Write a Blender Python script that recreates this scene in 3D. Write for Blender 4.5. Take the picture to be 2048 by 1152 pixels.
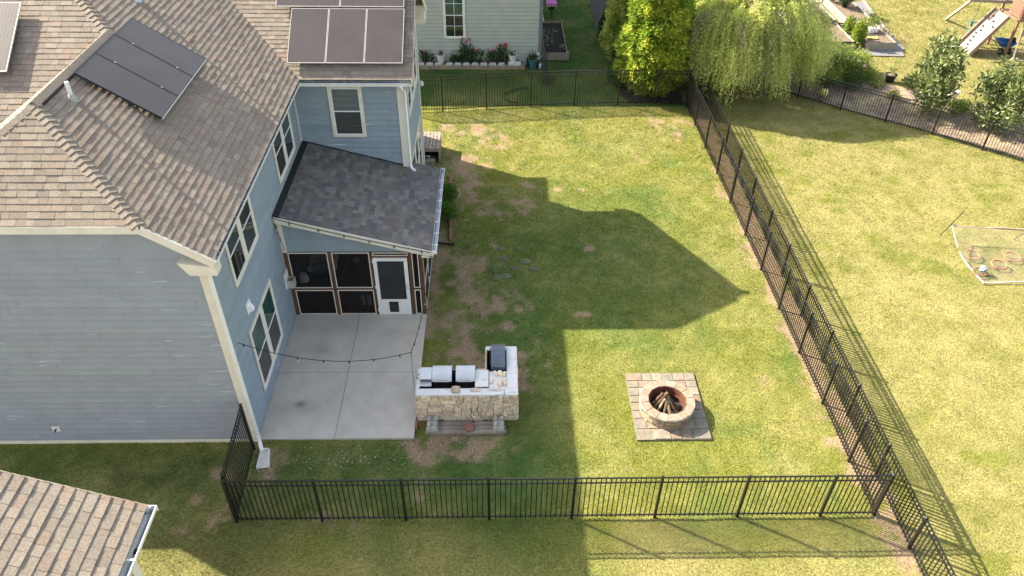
import bpy, math, random
import numpy as np
from mathutils import Vector, Matrix

random.seed(7); rng = np.random.default_rng(7)
for o in list(bpy.data.objects): bpy.data.objects.remove(o)
SC = bpy.context.scene
COL = SC.collection

# ------------------------------------------------------------------ camera
CAMH = 14.5
FPX, PIT, YAW, ROL = 1526.214, 0.681823, 0.027609, -0.013673
def cam_axes():
    f = np.array([math.sin(YAW)*math.cos(PIT), math.cos(YAW)*math.cos(PIT), -math.sin(PIT)])
    r = np.array([math.cos(YAW), -math.sin(YAW), 0.]); d = np.cross(f, r)
    c, s = math.cos(ROL), math.sin(ROL)
    return np.array([c*r+s*d, -s*r+c*d, f])
CM = cam_axes(); CC = np.array([0, 0, CAMH])
cd = bpy.data.cameras.new('camera'); cam = bpy.data.objects.new('camera', cd); COL.objects.link(cam)
cd.sensor_width = 36; cd.lens = FPX/2048*36; cd.clip_end = 2000; cd.clip_start = 0.1
mw = Matrix.Identity(4)
for i in range(3):
    mw[i][0] = CM[0][i]; mw[i][1] = -CM[1][i]; mw[i][2] = -CM[2][i]; mw[i][3] = CC[i]
cam.matrix_world = mw
SC.camera = cam

# ------------------------------------------------------------------ light
SD = np.array([1.285, -0.705, -1.0]); SD = SD/np.linalg.norm(SD)      # direction sunlight travels
elev = math.asin(-SD[2]); az = math.atan2(-SD[0], -SD[1])             # compass azimuth of the sun, from +Y clockwise
W = bpy.data.worlds.new('World'); SC.world = W; W.use_nodes = True
nt = W.node_tree; bg = nt.nodes['Background']
sky = nt.nodes.new('ShaderNodeTexSky'); sky.sky_type = 'NISHITA'; sky.sun_disc = False
sky.sun_elevation = elev; sky.sun_rotation = az; sky.air_density = 1.3; sky.dust_density = 2.5; sky.ozone_density = 1.0
hs = nt.nodes.new('ShaderNodeHueSaturation'); hs.inputs['Saturation'].default_value = .6
nt.links.new(sky.outputs[0], hs.inputs['Color']); nt.links.new(hs.outputs[0], bg.inputs[0]); bg.inputs[1].default_value = 0.112
sd = bpy.data.lights.new('sun', 'SUN'); sun = bpy.data.objects.new('sun', sd); COL.objects.link(sun)
sd.energy = 5.0; sd.angle = math.radians(0.5); sd.color = (1.0, 0.90, 0.72)
sun.rotation_euler = Vector(SD).to_track_quat('-Z', 'Y').to_euler(); sun.location = (-30, 40, 30)
SC.view_settings.view_transform = 'Standard'; SC.view_settings.look = 'None'
SC.view_settings.exposure = 1.80; SC.view_settings.gamma = 1; SC.view_settings.use_curve_mapping = False
SC.render.engine = 'CYCLES'

# ------------------------------------------------------------------ materials
def newmat(name):
    m = bpy.data.materials.new(name); m.use_nodes = True
    return m, m.node_tree, m.node_tree.nodes['Principled BSDF']
def mat(name, col, rough=.8, metal=0, var=.12, scale=6, bump=0, bscale=40, stretch=(1,1,1), spec=.3, dirt=None, attr=False):
    m, t, b = newmat(name)
    N = t.nodes.new; L = t.links.new
    tc = N('ShaderNodeTexCoord'); mp = N('ShaderNodeMapping'); mp.inputs['Scale'].default_value = stretch
    L(tc.outputs['Object'], mp.inputs[0])
    nz = N('ShaderNodeTexNoise'); nz.inputs['Scale'].default_value = scale; nz.inputs['Detail'].default_value = 6
    L(mp.outputs[0], nz.inputs['Vector'])
    mr = N('ShaderNodeMapRange'); mr.inputs[1].default_value = .3; mr.inputs[2].default_value = .7
    mr.inputs[3].default_value = 1-var; mr.inputs[4].default_value = 1+var
    L(nz.outputs[0], mr.inputs[0])
    mul = N('ShaderNodeMix'); mul.data_type = 'RGBA'; mul.blend_type = 'MULTIPLY'; mul.inputs[0].default_value = 1
    if attr:
        at = N('ShaderNodeAttribute'); at.attribute_name = 'Col'; L(at.outputs['Color'], mul.inputs[6])
    else: mul.inputs[6].default_value = (*col, 1)
    L(mr.outputs[0], mul.inputs[7])
    out = mul.outputs[2]
    if dirt:      # (colour, scale, threshold lo, hi, stretch)
        mp2 = N('ShaderNodeMapping'); mp2.inputs['Scale'].default_value = dirt[4]; L(tc.outputs['Object'], mp2.inputs[0])
        n2 = N('ShaderNodeTexNoise'); n2.inputs['Scale'].default_value = dirt[1]; n2.inputs['Detail'].default_value = 5
        L(mp2.outputs[0], n2.inputs['Vector'])
        r2 = N('ShaderNodeMapRange'); r2.inputs[1].default_value = dirt[2]; r2.inputs[2].default_value = dirt[3]; L(n2.outputs[0], r2.inputs[0])
        mx = N('ShaderNodeMix'); mx.data_type = 'RGBA'; L(r2.outputs[0], mx.inputs[0]); L(out, mx.inputs[6]); mx.inputs[7].default_value = (*dirt[0], 1)
        out = mx.outputs[2]
    L(out, b.inputs['Base Color'])
    b.inputs['Roughness'].default_value = rough; b.inputs['Metallic'].default_value = metal
    b.inputs['Specular IOR Level'].default_value = spec
    if bump:
        n3 = N('ShaderNodeTexNoise'); n3.inputs['Scale'].default_value = bscale; n3.inputs['Detail'].default_value = 4
        L(mp.outputs[0], n3.inputs['Vector'])
        bp = N('ShaderNodeBump'); bp.inputs['Strength'].default_value = bump; bp.inputs['Distance'].default_value = .02
        L(n3.outputs[0], bp.inputs['Height']); L(bp.outputs[0], b.inputs['Normal'])
    return m
def leafmat(name, trans=.42, rough=.6):
    m, t, b = newmat(name)
    at = t.nodes.new('ShaderNodeAttribute'); at.attribute_name = 'Col'
    t.links.new(at.outputs['Color'], b.inputs['Base Color']); b.inputs['Roughness'].default_value = rough; b.inputs['Specular IOR Level'].default_value = .25 if rough > .5 else .6
    tr = t.nodes.new('ShaderNodeBsdfTranslucent'); t.links.new(at.outputs['Color'], tr.inputs[0])
    mx = t.nodes.new('ShaderNodeMixShader'); mx.inputs[0].default_value = trans
    t.links.new(b.outputs[0], mx.inputs[1]); t.links.new(tr.outputs[0], mx.inputs[2])
    t.links.new(mx.outputs[0], t.nodes['Material Output'].inputs[0])
    return m
def seethrough(name, col, alpha, rough=.05):
    m, t, b = newmat(name)
    b.inputs['Base Color'].default_value = (*col, 1); b.inputs['Roughness'].default_value = rough
    tr = t.nodes.new('ShaderNodeBsdfTransparent'); mx = t.nodes.new('ShaderNodeMixShader'); mx.inputs[0].default_value = alpha
    t.links.new(tr.outputs[0], mx.inputs[1]); t.links.new(b.outputs[0], mx.inputs[2])
    t.links.new(mx.outputs[0], t.nodes['Material Output'].inputs[0])
    return m
M = {}
chalk = ((.62,.66,.68), 3.0, .66, .74, (.45,1,7))
M['siding'] = mat('blue_siding', None, attr=True, rough=.55, var=.06, scale=2, stretch=(1,1,1), dirt=chalk)
M['gsiding'] = mat('green_siding', None, attr=True, rough=.6, var=.06, scale=2)
M['shingle'] = mat('asphalt_shingle', None, attr=True, rough=.95, var=.22, scale=38, bump=.5, bscale=160)
M['cream'] = mat('cream_trim', (.72,.67,.57), rough=.5, var=.07, scale=4)
M['white'] = mat('white_paint', (.78,.78,.77), rough=.4, var=.05, scale=5)
M['gutterin'] = mat('gutter_metal', (.42,.50,.58), rough=.35, metal=.6, var=.2, scale=5)
M['black'] = mat('black_metal', (.010,.010,.011), rough=.38, spec=.5, var=.2)
M['dark'] = mat('dark_void', (.012,.012,.012), rough=.9)
M['panel'] = mat('solar_cell', (.062,.049,.046), rough=.34, var=.12, scale=1.5, spec=.5)
M['brickrail'] = mat('dull_rail', (.27,.18,.14), rough=.8, var=.2)
M['panelline'] = mat('cell_line', (.15,.14,.15), rough=.4)
M['alu'] = mat('aluminium', (.62,.60,.55), rough=.35, metal=.5)
M['concrete'] = mat('concrete', (.50,.475,.43), rough=.85, var=.14, scale=1.6, bump=.15, bscale=60, dirt=((.26,.24,.21), .8, .53, .78, (1,1,1)))
M['patio'] = mat('patio_concrete', None, attr=True, rough=.85, var=.08, scale=2.5, bump=.12, bscale=70)
M['concrete2'] = mat('cast_concrete', (.40,.39,.34), rough=.9, var=.25, scale=9, bump=.4, bscale=50)
M['wood'] = mat('brown_wood', (.115,.055,.028), rough=.6, var=.35, scale=4, stretch=(6,6,1))
M['woodgrey'] = mat('weathered_wood', (.25,.21,.17), rough=.85, var=.3, scale=5, stretch=(1,1,1), bump=.3, bscale=30)
M['cedar'] = mat('red_cedar', (.23,.125,.085), rough=.7, var=.3, scale=4, stretch=(5,5,1))
M['stone'] = mat('stacked_stone', None, attr=True, rough=.9, var=.28, scale=11, bump=.6, bscale=35)
M['paver'] = mat('paver_stone', None, attr=True, rough=.9, var=.2, scale=8, bump=.4, bscale=50)
M['marble'] = mat('white_marble', (.62,.61,.59), rough=.25, var=.06, scale=3, dirt=((.48,.48,.48), 2.6, .60, .63, (1,2.5,1)))
M['steel'] = mat('stainless_steel', (.56,.57,.58), rough=.32, metal=.35, var=.07, scale=3)
M['grilllid'] = mat('grey_lid', (.10,.125,.15), rough=.35, metal=.3, var=.15, dirt=((.34,.15,.07), 2.2, .62, .70, (1,1,1)))
M['rust'] = mat('rusty_ring', (.11,.04,.025), rough=.9, var=.4, scale=12)
M['bark'] = mat('bark', (.14,.10,.07), rough=.95, var=.35, scale=10, bump=.6, bscale=30)
M['log'] = mat('split_log', None, attr=True, rough=.9, var=.4, scale=9, stretch=(1,1,1), bump=.4, bscale=40)
M['ash'] = mat('ash', (.04,.038,.036), rough=1, var=.5, scale=30)
M['leaf'] = leafmat('leaf'); M['glossleaf'] = leafmat('glossy_leaf', .2, .48)
M['bedwood'] = mat('bed_board', (.31,.265,.21), rough=.85, var=.25, scale=5, bump=.3, bscale=30)
M['grassb'] = leafmat('grass_blade', .15)
M['mulch'] = mat('mulch', None, attr=True, rough=1, var=.45, scale=22, bump=.9, bscale=45)
M['soil'] = mat('soil', (.17,.125,.085), rough=1, var=.35, scale=14, bump=.8, bscale=40)
M['glass'] = mat('window_glass', (.018,.024,.022), rough=.04, spec=.9, var=.5, scale=1.5)
M['glassreflect'] = mat('painted_reflection_glass', (.03,.075,.06), rough=.05, spec=.9, var=.7, scale=1.3)  # green of mirrored trees put into the pane colour
M['clearglass'] = seethrough('clear_glass', (.05,.06,.06), .22)
M['screen'] = seethrough('insect_screen', (.008,.008,.009), .38, .9)
M['doorscreen'] = mat('door_screen', (.030,.032,.034), rough=.6)
M['blind'] = mat('window_blind', (.34,.40,.35), rough=.7)
M['blinddark'] = mat('screened_blind', (.09,.12,.10), rough=.7)
M['fabric'] = mat('white_bedding', (.85,.72,.70), rough=.95, bump=.4, bscale=8)
M['teal'] = mat('teal_fabric', (.10,.22,.20), rough=.9)
M['orange'] = mat('orange_lamp', (.45,.20,.07), rough=.6)
M['bulb'] = seethrough('bulb_glass', (.6,.6,.55), .5)
M['tealpot'] = mat('teal_glaze', (.03,.15,.15), rough=.3)
M['whitepot'] = mat('white_pot', (.62,.60,.57), rough=.7)
M['plastic'] = mat('black_plastic', (.015,.015,.015), rough=.5)
M['blue'] = mat('blue_tub', (.015,.12,.42), rough=.4)
M['yellow'] = mat('yellow_paint', (.55,.5,.12), rough=.5)
M['net'] = seethrough('net_mesh', (.30,.27,.22), .16, .9)
M['redtape'] = mat('faded_tape', (.60,.40,.33), rough=.8, var=.3)
M['ring'] = mat('orange_ring', (.36,.16,.10), rough=.7, var=.3)
M['redstone'] = mat('red_paver', (.26,.115,.09), rough=.9, var=.15)
M['fabricmat'] = mat('weed_cloth', (.17,.165,.17), rough=.9, var=.25)
M['pink'] = mat('magenta_paint', (.42,.07,.32), rough=.6, var=.3)
M['tarp'] = mat('black_liner', (.02,.02,.022), rough=.45, bump=.5, bscale=8)
M['stem'] = mat('stem', (.12,.15,.06), rough=.8)
M['hose'] = mat('black_hose', (.012,.014,.012), rough=.5)

# ------------------------------------------------------------------ mesh helpers
ORG = {}
class MB:
    def __init__(s): s.v = []; s.f = []; s.c = []
    def poly(s, pts, c=None):
        n = len(s.v); s.v += [tuple(map(float, p)) for p in pts]; s.f.append(tuple(range(n, n+len(pts)))); s.c.append(c or (.5,.5,.5))
    def box(s, x0, x1, y0, y1, z0, z1, c=None):
        s.hexa([(x0,y0,z0),(x1,y0,z0),(x1,y1,z0),(x0,y1,z0),(x0,y0,z1),(x1,y0,z1),(x1,y1,z1),(x0,y1,z1)], c)
    def hexa(s, p, c=None):
        n = len(s.v); s.v += [tuple(map(float, q)) for q in p]
        for f in ((0,3,2,1),(4,5,6,7),(0,1,5,4),(1,2,6,5),(2,3,7,6),(3,0,4,7)):
            s.f.append(tuple(n+i for i in f)); s.c.append(c or (.5,.5,.5))
    def obox(s, o, a, b, c3, c=None):    # origin + three edge vectors
        o, a, b, c3 = [np.array(q, float) for q in (o, a, b, c3)]
        s.hexa([o, o+a, o+a+b, o+b, o+c3, o+a+c3, o+a+b+c3, o+b+c3], c)
    def beam(s, p0, p1, w, h, up=(0,0,1), c=None):   # w sideways, h along up; centred on the line
        p0, p1, up = np.array(p0, float), np.array(p1, float), np.array(up, float)
        d = p1-p0; sd_ = np.cross(d, up); sd_ /= np.linalg.norm(sd_); u = np.cross(sd_, d); u /= np.linalg.norm(u)
        s.obox(p0-sd_*w/2-u*h/2, d, sd_*w, u*h, c)
    def tube(s, pts, r, n=8, c=None, cap=True):
        pts = [np.array(p, float) for p in pts]; rs = r if hasattr(r, '__len__') else [r]*len(pts)
        rings = []; ref = None
        for i, p in enumerate(pts):
            d = pts[min(i+1, len(pts)-1)]-pts[max(i-1, 0)]; d /= (np.linalg.norm(d)+1e-9)
            if ref is None or abs(ref@d) > .95: ref = np.array([0,0,1.]) if abs(d[2]) < .9 else np.array([1.,0,0])
            a = np.cross(d, ref); a /= np.linalg.norm(a); b = np.cross(d, a)
            n0 = len(s.v)
            for k in range(n):
                t = 2*math.pi*k/n; s.v.append(tuple(p+rs[i]*(a*math.cos(t)+b*math.sin(t))))
            rings.append(n0)
        for i in range(len(pts)-1):
            for k in range(n):
                a0, b0 = rings[i], rings[i+1]; k2 = (k+1) % n
                s.f.append((a0+k, b0+k, b0+k2, a0+k2)); s.c.append(c or (.5,.5,.5))
        if cap:
            s.f.append(tuple(rings[0]+k for k in range(n))); s.c.append(c or (.5,.5,.5))
            s.f.append(tuple(rings[-1]+k for k in reversed(range(n)))); s.c.append(c or (.5,.5,.5))
    def lathe(s, prof, cen, n=20, c=None, sx=1, sy=1, ang=0):   # prof: [(r,z)]
        n0 = len(s.v); cx, cy, cz = cen
        for r, z in prof:
            for k in range(n):
                t = 2*math.pi*k/n+ang; s.v.append((cx+r*sx*math.cos(t), cy+r*sy*math.sin(t), cz+z))
        for i in range(len(prof)-1):
            for k in range(n):
                k2 = (k+1) % n; a, b = n0+i*n, n0+(i+1)*n
                s.f.append((a+k, a+k2, b+k2, b+k)); s.c.append(c or (.5,.5,.5))
    def ball(s, cen, r, n=12, c=None):
        rx, ry, rz = r if hasattr(r, '__len__') else (r, r, r)
        s.lathe([(math.cos(t)*1.0, math.sin(t)*rz) for t in np.linspace(-math.pi/2+.01, math.pi/2-.01, max(4, n//2+1))], cen, n, c, rx, ry)
    def build(s, name, m, parent=None, smooth=False, org=None):
        o0 = np.array(ORG.get(parent.name, (0,0,0)) if parent else (org or (0,0,0)), float)
        me = bpy.data.meshes.new(name)
        me.from_pydata([tuple(np.array(v)-o0) for v in s.v], [], s.f)
        ca = me.color_attributes.new('Col', 'FLOAT_COLOR', 'CORNER')
        arr = np.ones((len(me.loops), 4), np.float32); i = 0
        for f, c in zip(s.f, s.c):
            arr[i:i+len(f), :3] = c; i += len(f)
        ca.data.foreach_set('color', arr.ravel())
        if smooth:
            me.polygons.foreach_set('use_smooth', [True]*len(me.polygons))
        me.materials.append(m if not isinstance(m, str) else M[m]); me.update()
        o = bpy.data.objects.new(name, me); COL.objects.link(o)
        if parent: o.parent = parent
        else: o.location = tuple(o0)
        ORG[o.name] = tuple(o0)
        return o
def npmesh(name, V, F, C, m, parent=None, org=(0,0,0), smooth=False, pointcol=False):
    """V (n,3), F (m,k) uniform polygons, C (m,3) face colours"""
    k = F.shape[1]; me = bpy.data.meshes.new(name)
    o0 = np.array(ORG.get(parent.name) if parent else org, float)
    me.vertices.add(len(V)); me.vertices.foreach_set('co', (V-o0).astype(np.float32).ravel())
    me.loops.add(F.size); me.loops.foreach_set('vertex_index', F.astype(np.int32).ravel())
    me.polygons.add(len(F)); me.polygons.foreach_set('loop_start', np.arange(0, F.size, k, dtype=np.int32))
    me.polygons.foreach_set('loop_total', np.full(len(F), k, np.int32))
    if smooth: me.polygons.foreach_set('use_smooth', np.ones(len(F), bool))
    me.update(calc_edges=True)
    ca = me.color_attributes.new('Col', 'FLOAT_COLOR', 'CORNER')
    a = np.ones((len(F), k, 4), np.float32); a[:, :, :3] = C[F] if pointcol else C[:, None, :]
    ca.data.foreach_set('color', a.ravel()); me.materials.append(M[m] if isinstance(m, str) else m)
    o = bpy.data.objects.new(name, me); COL.objects.link(o)
    if parent: o.parent = parent
    else: o.location = tuple(o0)
    ORG[o.name] = tuple(o0)
    return o
def tag(o, label=None, cat=None, group=None, kind=None):
    if label: o['label'] = label
    if cat: o['category'] = cat
    if group: o['group'] = group
    if kind: o['kind'] = kind
    return o
def thing(name, loc, label, cat, group=None, kind=None):
    o = bpy.data.objects.new(name, None); COL.objects.link(o); o.location = loc; o.empty_display_size = .2
    ORG[o.name] = tuple(loc); return tag(o, label, cat, group, kind)
def solo(name, mb, m, loc, label, cat, group=None, kind=None, smooth=False):
    return tag(mb.build(name, m, None, smooth, loc), label, cat, group, kind)

# ------------------------------------------------------------------ noise
def _hash(ix, iy, seed):
    h = (ix*374761393 + iy*668265263 + seed*974634777) & 0xffffffff
    h = ((h ^ (h >> 13))*1274126177) & 0xffffffff
    return ((h ^ (h >> 16)) & 0xffff)/65535.0
def vnoise(x, y, seed=0):
    x = np.asarray(x, float); y = np.asarray(y, float)
    ix = np.floor(x).astype(np.int64); iy = np.floor(y).astype(np.int64); fx = x-ix; fy = y-iy
    fx = fx*fx*(3-2*fx); fy = fy*fy*(3-2*fy)
    a = _hash(ix, iy, seed); b = _hash(ix+1, iy, seed); c = _hash(ix, iy+1, seed); d = _hash(ix+1, iy+1, seed)
    return (a*(1-fx)+b*fx)*(1-fy)+(c*(1-fx)+d*fx)*fy
def fbm(x, y, seed=0, oct=4):
    s = 0; a = .5; t = 0
    for i in range(oct):
        s = s+a*vnoise(x*2**i+i*17.3, y*2**i-i*9.1, seed+i); t += a; a *= .55
    return s/t
def sstep(a, b, x):
    t = np.clip((x-a)/(b-a), 0, 1); return t*t*(3-2*t)
def blob(x, y, cx, cy, rx, ry, soft=.5):
    d = np.sqrt(((x-cx)/rx)**2+((y-cy)/ry)**2); return 1-sstep(1-soft, 1+soft, d)

# ------------------------------------------------------------------ ground
GREEN = np.array([.050, .096, .022]); LIME = np.array([.142, .150, .029]); DRY = np.array([.246, .215, .084])
DIRT = np.array([.265, .185, .120]); OLIVE = np.array([.095, .098, .032])
DIRTB = [(-.9,15.5,.8,1.6,.9),(-.2,16.6,1.0,1.3,.8),(-.7,18.4,.8,1.6,.85),(.2,15.0,1.0,.9,.7),(-.2,13.9,1.2,.8,.95),(.0,22.4,1.5,.7,.85),(-.4,20.0,.6,1.0,.6),
         (-1.0,23.6,.7,1.2,.9),(-1.2,25.2,.8,1.4,1.0),(-.2,24.7,.9,.5,.7),(1.9,23.6,1.2,.45,.85),(.2,26.9,.9,.8,.8),(-1.3,28.0,1.3,.5,.9),(5.7,26.0,.6,.6,.55),
         (8.15,22,.28,9,.55),(8.15,13,.25,4,.45),(7.4,28.4,1.2,1.2,.75),(-.8,11.95,1.1,.42,1.15),(-5.3,11.5,.5,.5,1.0),(-1.7,15,.22,5,.7),(-1.75,11.8,.3,.5,.8),
         (8.62,20,.36,12.5,1.3),(3.05,19.84,.18,.16,1.3),(2.48,16.65,.2,.12,1.2),(-6.2,10.3,.9,.9,.6),(-4.6,9.8,1.5,.35,.55),(-1.95,18.5,.35,2.6,1.2),(2.1,24.4,.5,.9,.35),
         (3.2,11.0,.5,.3,.4),(7.3,14,.35,.4,.5),(5.9,9.9,1.2,.2,.45),(21.5,33.5,2.2,.5,.2),(24.6,35.6,2.0,1.2,.75),(20.6,38,1,.7,.55),(19.9,40.2,.8,.6,.4),(21.5,27.5,1.6,.6,.9)]
def ground_fields(x, y):
    n1 = fbm(x*.55, y*.55, 3); n2 = fbm(x*2.1, y*2.1, 11); n3 = fbm(x*6, y*6, 23, 3)
    nd = fbm(x*3.2+y*.8, y*2.6, 41, 5)
    dirt = np.zeros_like(x)
    for cx, cy, rx, ry, a in DIRTB:
        dirt = np.maximum(dirt, blob(x, y, cx, cy, rx*1.25, ry*1.25, .75)*a)
    dirt = sstep(.44, .80, dirt*.60+(nd-.5)*1.35+.085)*np.clip(dirt*2.4, 0, 1)*.92
    dry = sstep(.30, .80, n1*.45+n2*.3+n3*.25)*.62
    inyard = ((x > -6) & (x < 8.4) & (y > 9.8) & (y < 30.2))
    right = sstep(8.6, 9.3, x)
    dry = dry*(1-right)+right*np.clip(.66+(n1-.5)*.7+(n2-.5)*.8-.55*sstep(.62,.74,fbm(x*1.5,y*1.5,131)), .1, 1)
    dry = np.where((~inyard) & (x < 8.6) & (y < 10), np.clip(.22+(n1-.45)*1.2+.30*sstep(9.6, 8.3, y)+.2*sstep(2.2, 3, x), .05, .9), dry)
    dry = np.where((y > 30.2) & (x < 9), np.clip(.15+(n1-.5), 0, .6), dry)
    lush = sstep(.45, .8, fbm(x*.9+5, y*.9, 77))*.55*(1-.8*right)
    return dirt, dry, lush, n2, n3
def ground_col(x, y):
    dirt, dry, lush, n2, n3 = ground_fields(x, y)
    c = LIME*(1-lush[:, None])+GREEN*1.15*lush[:, None]
    c = np.where(((y > 30.2) & (x < 9))[:, None], GREEN*1.0, c)
    side = sstep(12.2, 11, y)*sstep(-3.5, -5.5, x)
    c = c*(1-side[:, None])+OLIVE*side[:, None]
    shade_side = sstep(1.6, .6, x)*sstep(9, 10.5, y)*sstep(12.4, 11.6, y)      # house-shade green put into the strip in front of the patio
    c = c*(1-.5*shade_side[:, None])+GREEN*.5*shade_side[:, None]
    shadezone = blob(x, y, 2.6, 19.3, 4.0, 3.8, .7)*.5+blob(x, y, .3, 13, 1.4, 4.4, .6)*.55+blob(x, y, -2.5, 11.1, 3.5, 1.0, .6)*.5  # deeper green of the house shadow, put into the grass colour
    shadezone = np.clip(shadezone, 0, .8)
    c = c*(1-shadezone[:, None])+np.array([.042,.098,.024])*shadezone[:, None]
    dry = dry*(1-.6*shadezone)
    c = c*(1-dry[:, None])+DRY*dry[:, None]
    c = c*(1-dirt[:, None])+DIRT*dirt[:, None]
    c = c*(.87+.26*n2[:, None])*(.87+.26*n3[:, None])
    return c, dirt
xs = np.concatenate([np.linspace(-150, -15, 28)[:-1], np.arange(-15, 34, .11), np.linspace(34, 160, 28)[1:]])
ys = np.concatenate([np.linspace(-60, 4.5, 20)[:-1], np.arange(4.5, 52, .11), np.linspace(52, 240, 30)[1:]])
X, Y = np.meshgrid(xs, ys); xf, yf = X.ravel(), Y.ravel()
zf = (fbm(xf*1.3, yf*1.3, 5)-.5)*.035+(fbm(xf*5, yf*5, 9, 2)-.5)*.014-.012
V = np.stack([xf, yf, zf], 1); nx, ny = len(xs), len(ys)
I = np.arange(nx*ny).reshape(ny, nx)
F = np.stack([I[:-1, :-1], I[:-1, 1:], I[1:, 1:], I[1:, :-1]], -1).reshape(-1, 4)
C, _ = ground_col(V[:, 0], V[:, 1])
m, t, b = newmat('lawn_soil')
at = t.nodes.new('ShaderNodeAttribute'); at.attribute_name = 'Col'
tc = t.nodes.new('ShaderNodeTexCoord'); nz = t.nodes.new('ShaderNodeTexNoise'); nz.inputs['Scale'].default_value = 22; nz.inputs['Detail'].default_value = 8
t.links.new(tc.outputs['Object'], nz.inputs['Vector'])
mr = t.nodes.new('ShaderNodeMapRange'); mr.inputs[1].default_value = .3; mr.inputs[2].default_value = .7; mr.inputs[3].default_value = .6; mr.inputs[4].default_value = 1.35
t.links.new(nz.outputs[0], mr.inputs[0])
mx = t.nodes.new('ShaderNodeMix'); mx.data_type = 'RGBA'; mx.blend_type = 'MULTIPLY'; mx.inputs[0].default_value = 1
t.links.new(at.outputs['Color'], mx.inputs[6]); t.links.new(mr.outputs[0], mx.inputs[7]); t.links.new(mx.outputs[2], b.inputs['Base Color'])
b.inputs['Roughness'].default_value = 1; b.inputs['Specular IOR Level'].default_value = .05
bp = t.nodes.new('ShaderNodeBump'); bp.inputs['Strength'].default_value = .6; bp.inputs['Distance'].default_value = .04
t.links.new(nz.outputs[0], bp.inputs['Height']); t.links.new(bp.outputs[0], b.inputs['Normal'])
g = npmesh('ground', V, F, C, m, pointcol=True); tag(g, 'lawn ground with lush and dry patches around the houses', 'ground', kind='structure')

def sheet(name, outline, z, m, colf, label, jag=.05, n=None, thick=.03, mound=0):
    """an organic bed laid on the ground: outline is a closed polygon, filled by a fine grid"""
    P = np.array(outline, float); x0, y0 = P.min(0)-.2; x1, y1 = P.max(0)+.2; st = .09
    gx = np.arange(x0, x1, st); gy = np.arange(y0, y1, st); GX, GY = np.meshgrid(gx, gy)
    px = GX.ravel()+(fbm(GX.ravel()*2, GY.ravel()*2, 61)-.5)*jag*4; py = GY.ravel()+(fbm(GX.ravel()*2, GY.ravel()*2, 62)-.5)*jag*4
    ins = np.zeros(len(px), bool); j = len(P)-1
    for i in range(len(P)):
        xi, yi = P[i]; xj, yj = P[j]
        cond = ((yi > py) != (yj > py)) & (px < (xj-xi)*(py-yi)/(yj-yi+1e-12)+xi); ins ^= cond; j = i
    I2 = np.arange(len(px)).reshape(len(gy), len(gx)); q = np.stack([I2[:-1, :-1], I2[:-1, 1:], I2[1:, 1:], I2[1:, :-1]], -1).reshape(-1, 4)
    keep = ins[q].all(1); q = q[keep]
    V2 = np.stack([GX.ravel(), GY.ravel(), z+(fbm(GX.ravel()*4, GY.ravel()*4, 66)-.4)*.05+mound], 1)
    cc = (V2[q[:, 0]]+V2[q[:, 2]])/2; C2 = colf(cc[:, 0], cc[:, 1])
    used = np.unique(q); rm = np.zeros(len(V2), int); rm[used] = np.arange(len(used))
    o = npmesh(name, V2[used], rm[q], C2, m); return tag(o, label, name.split('_')[-1] if '_' in name else name, kind='structure')
MULB = [(5.35,43.6),(5.2,42),(5.25,40.6),(5.15,39),(5.3,37.2),(5.75,35.9),(6.3,34.9),(6.2,33.6),(5.6,32.4),(5.35,31.4),(5.75,30.55),(8.2,30.55),(8.3,44),(8.2,50),(5.3,50)]
sheet('mulch_bed', MULB, .022, 'mulch', lambda x, y: np.tile([.034,.030,.028], (len(x), 1))*(.6+.9*fbm(x*9, y*9, 5)[:, None]), 'dark mulch bed curving under the yellow-green evergreens')
def barkc(x, y):
    n = fbm(x*7, y*7, 15)[:, None]; k = fbm(x*2, y*2, 16)[:, None]
    return np.array([.21,.16,.115])*(.40+1.3*n)*(.75+.5*k)+np.array([.10,.085,.03])*sstep(.55,.7,fbm(x*1.4,y*1.4,31))[:, None]
BARKB = [(12.9,31.6),(13.31,31.3),(14.74,30.02),(16.23,28.9),(17.7,27.78),(19.15,26.55),(20.6,25.3),(23,23.3),(25,23),(25,26),(22.9,27.6),(21.3,30.4),(19.2,31.7),(17.6,32.6),(16.2,33.1),(14.6,34.8),(12.8,35.5),(9.6,36.5),(9.6,33.6)]
sheet('bark_bed', BARKB, .022, 'mulch', barkc, 'brown bark bed behind the angled black fence')

# patio: four cast slabs with open joints
mb = MB()
def patc(x, y):
    n = float(fbm(np.array([x*1.3]), np.array([y*1.3]), 51)[0]); n2 = float(fbm(np.array([x*4+3]), np.array([y*3]), 57)[0])
    k = 1.0+.20*(n-.5)+.12*(n2-.5)
    for cx, cy, rx, ry, a in ((-4.93,13.20,.16,.12,.42),(-4.9,13.1,.4,.25,.16),(-4.85,15.25,.5,.28,.17),(-4.75,15.1,.22,.12,.16),(-4.8,16.0,.7,.3,.10),(-2.9,15.9,.8,.35,.07),(-5.55,14.3,.2,2.2,.08),(-3.9,14.3,.25,2.4,.06)):
        d = math.hypot((x-cx)/rx, (y-cy)/ry); k -= 1.35*a*max(0, 1-d/1.5)**1.2*(.45+n2)
    w = .5*max(0, 1-math.hypot((x+2.3)/.7, (y-15.6)/1.3))
    return (.50*k+.03*w, .455*k-.01*w, .395*k-.06*w)
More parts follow.
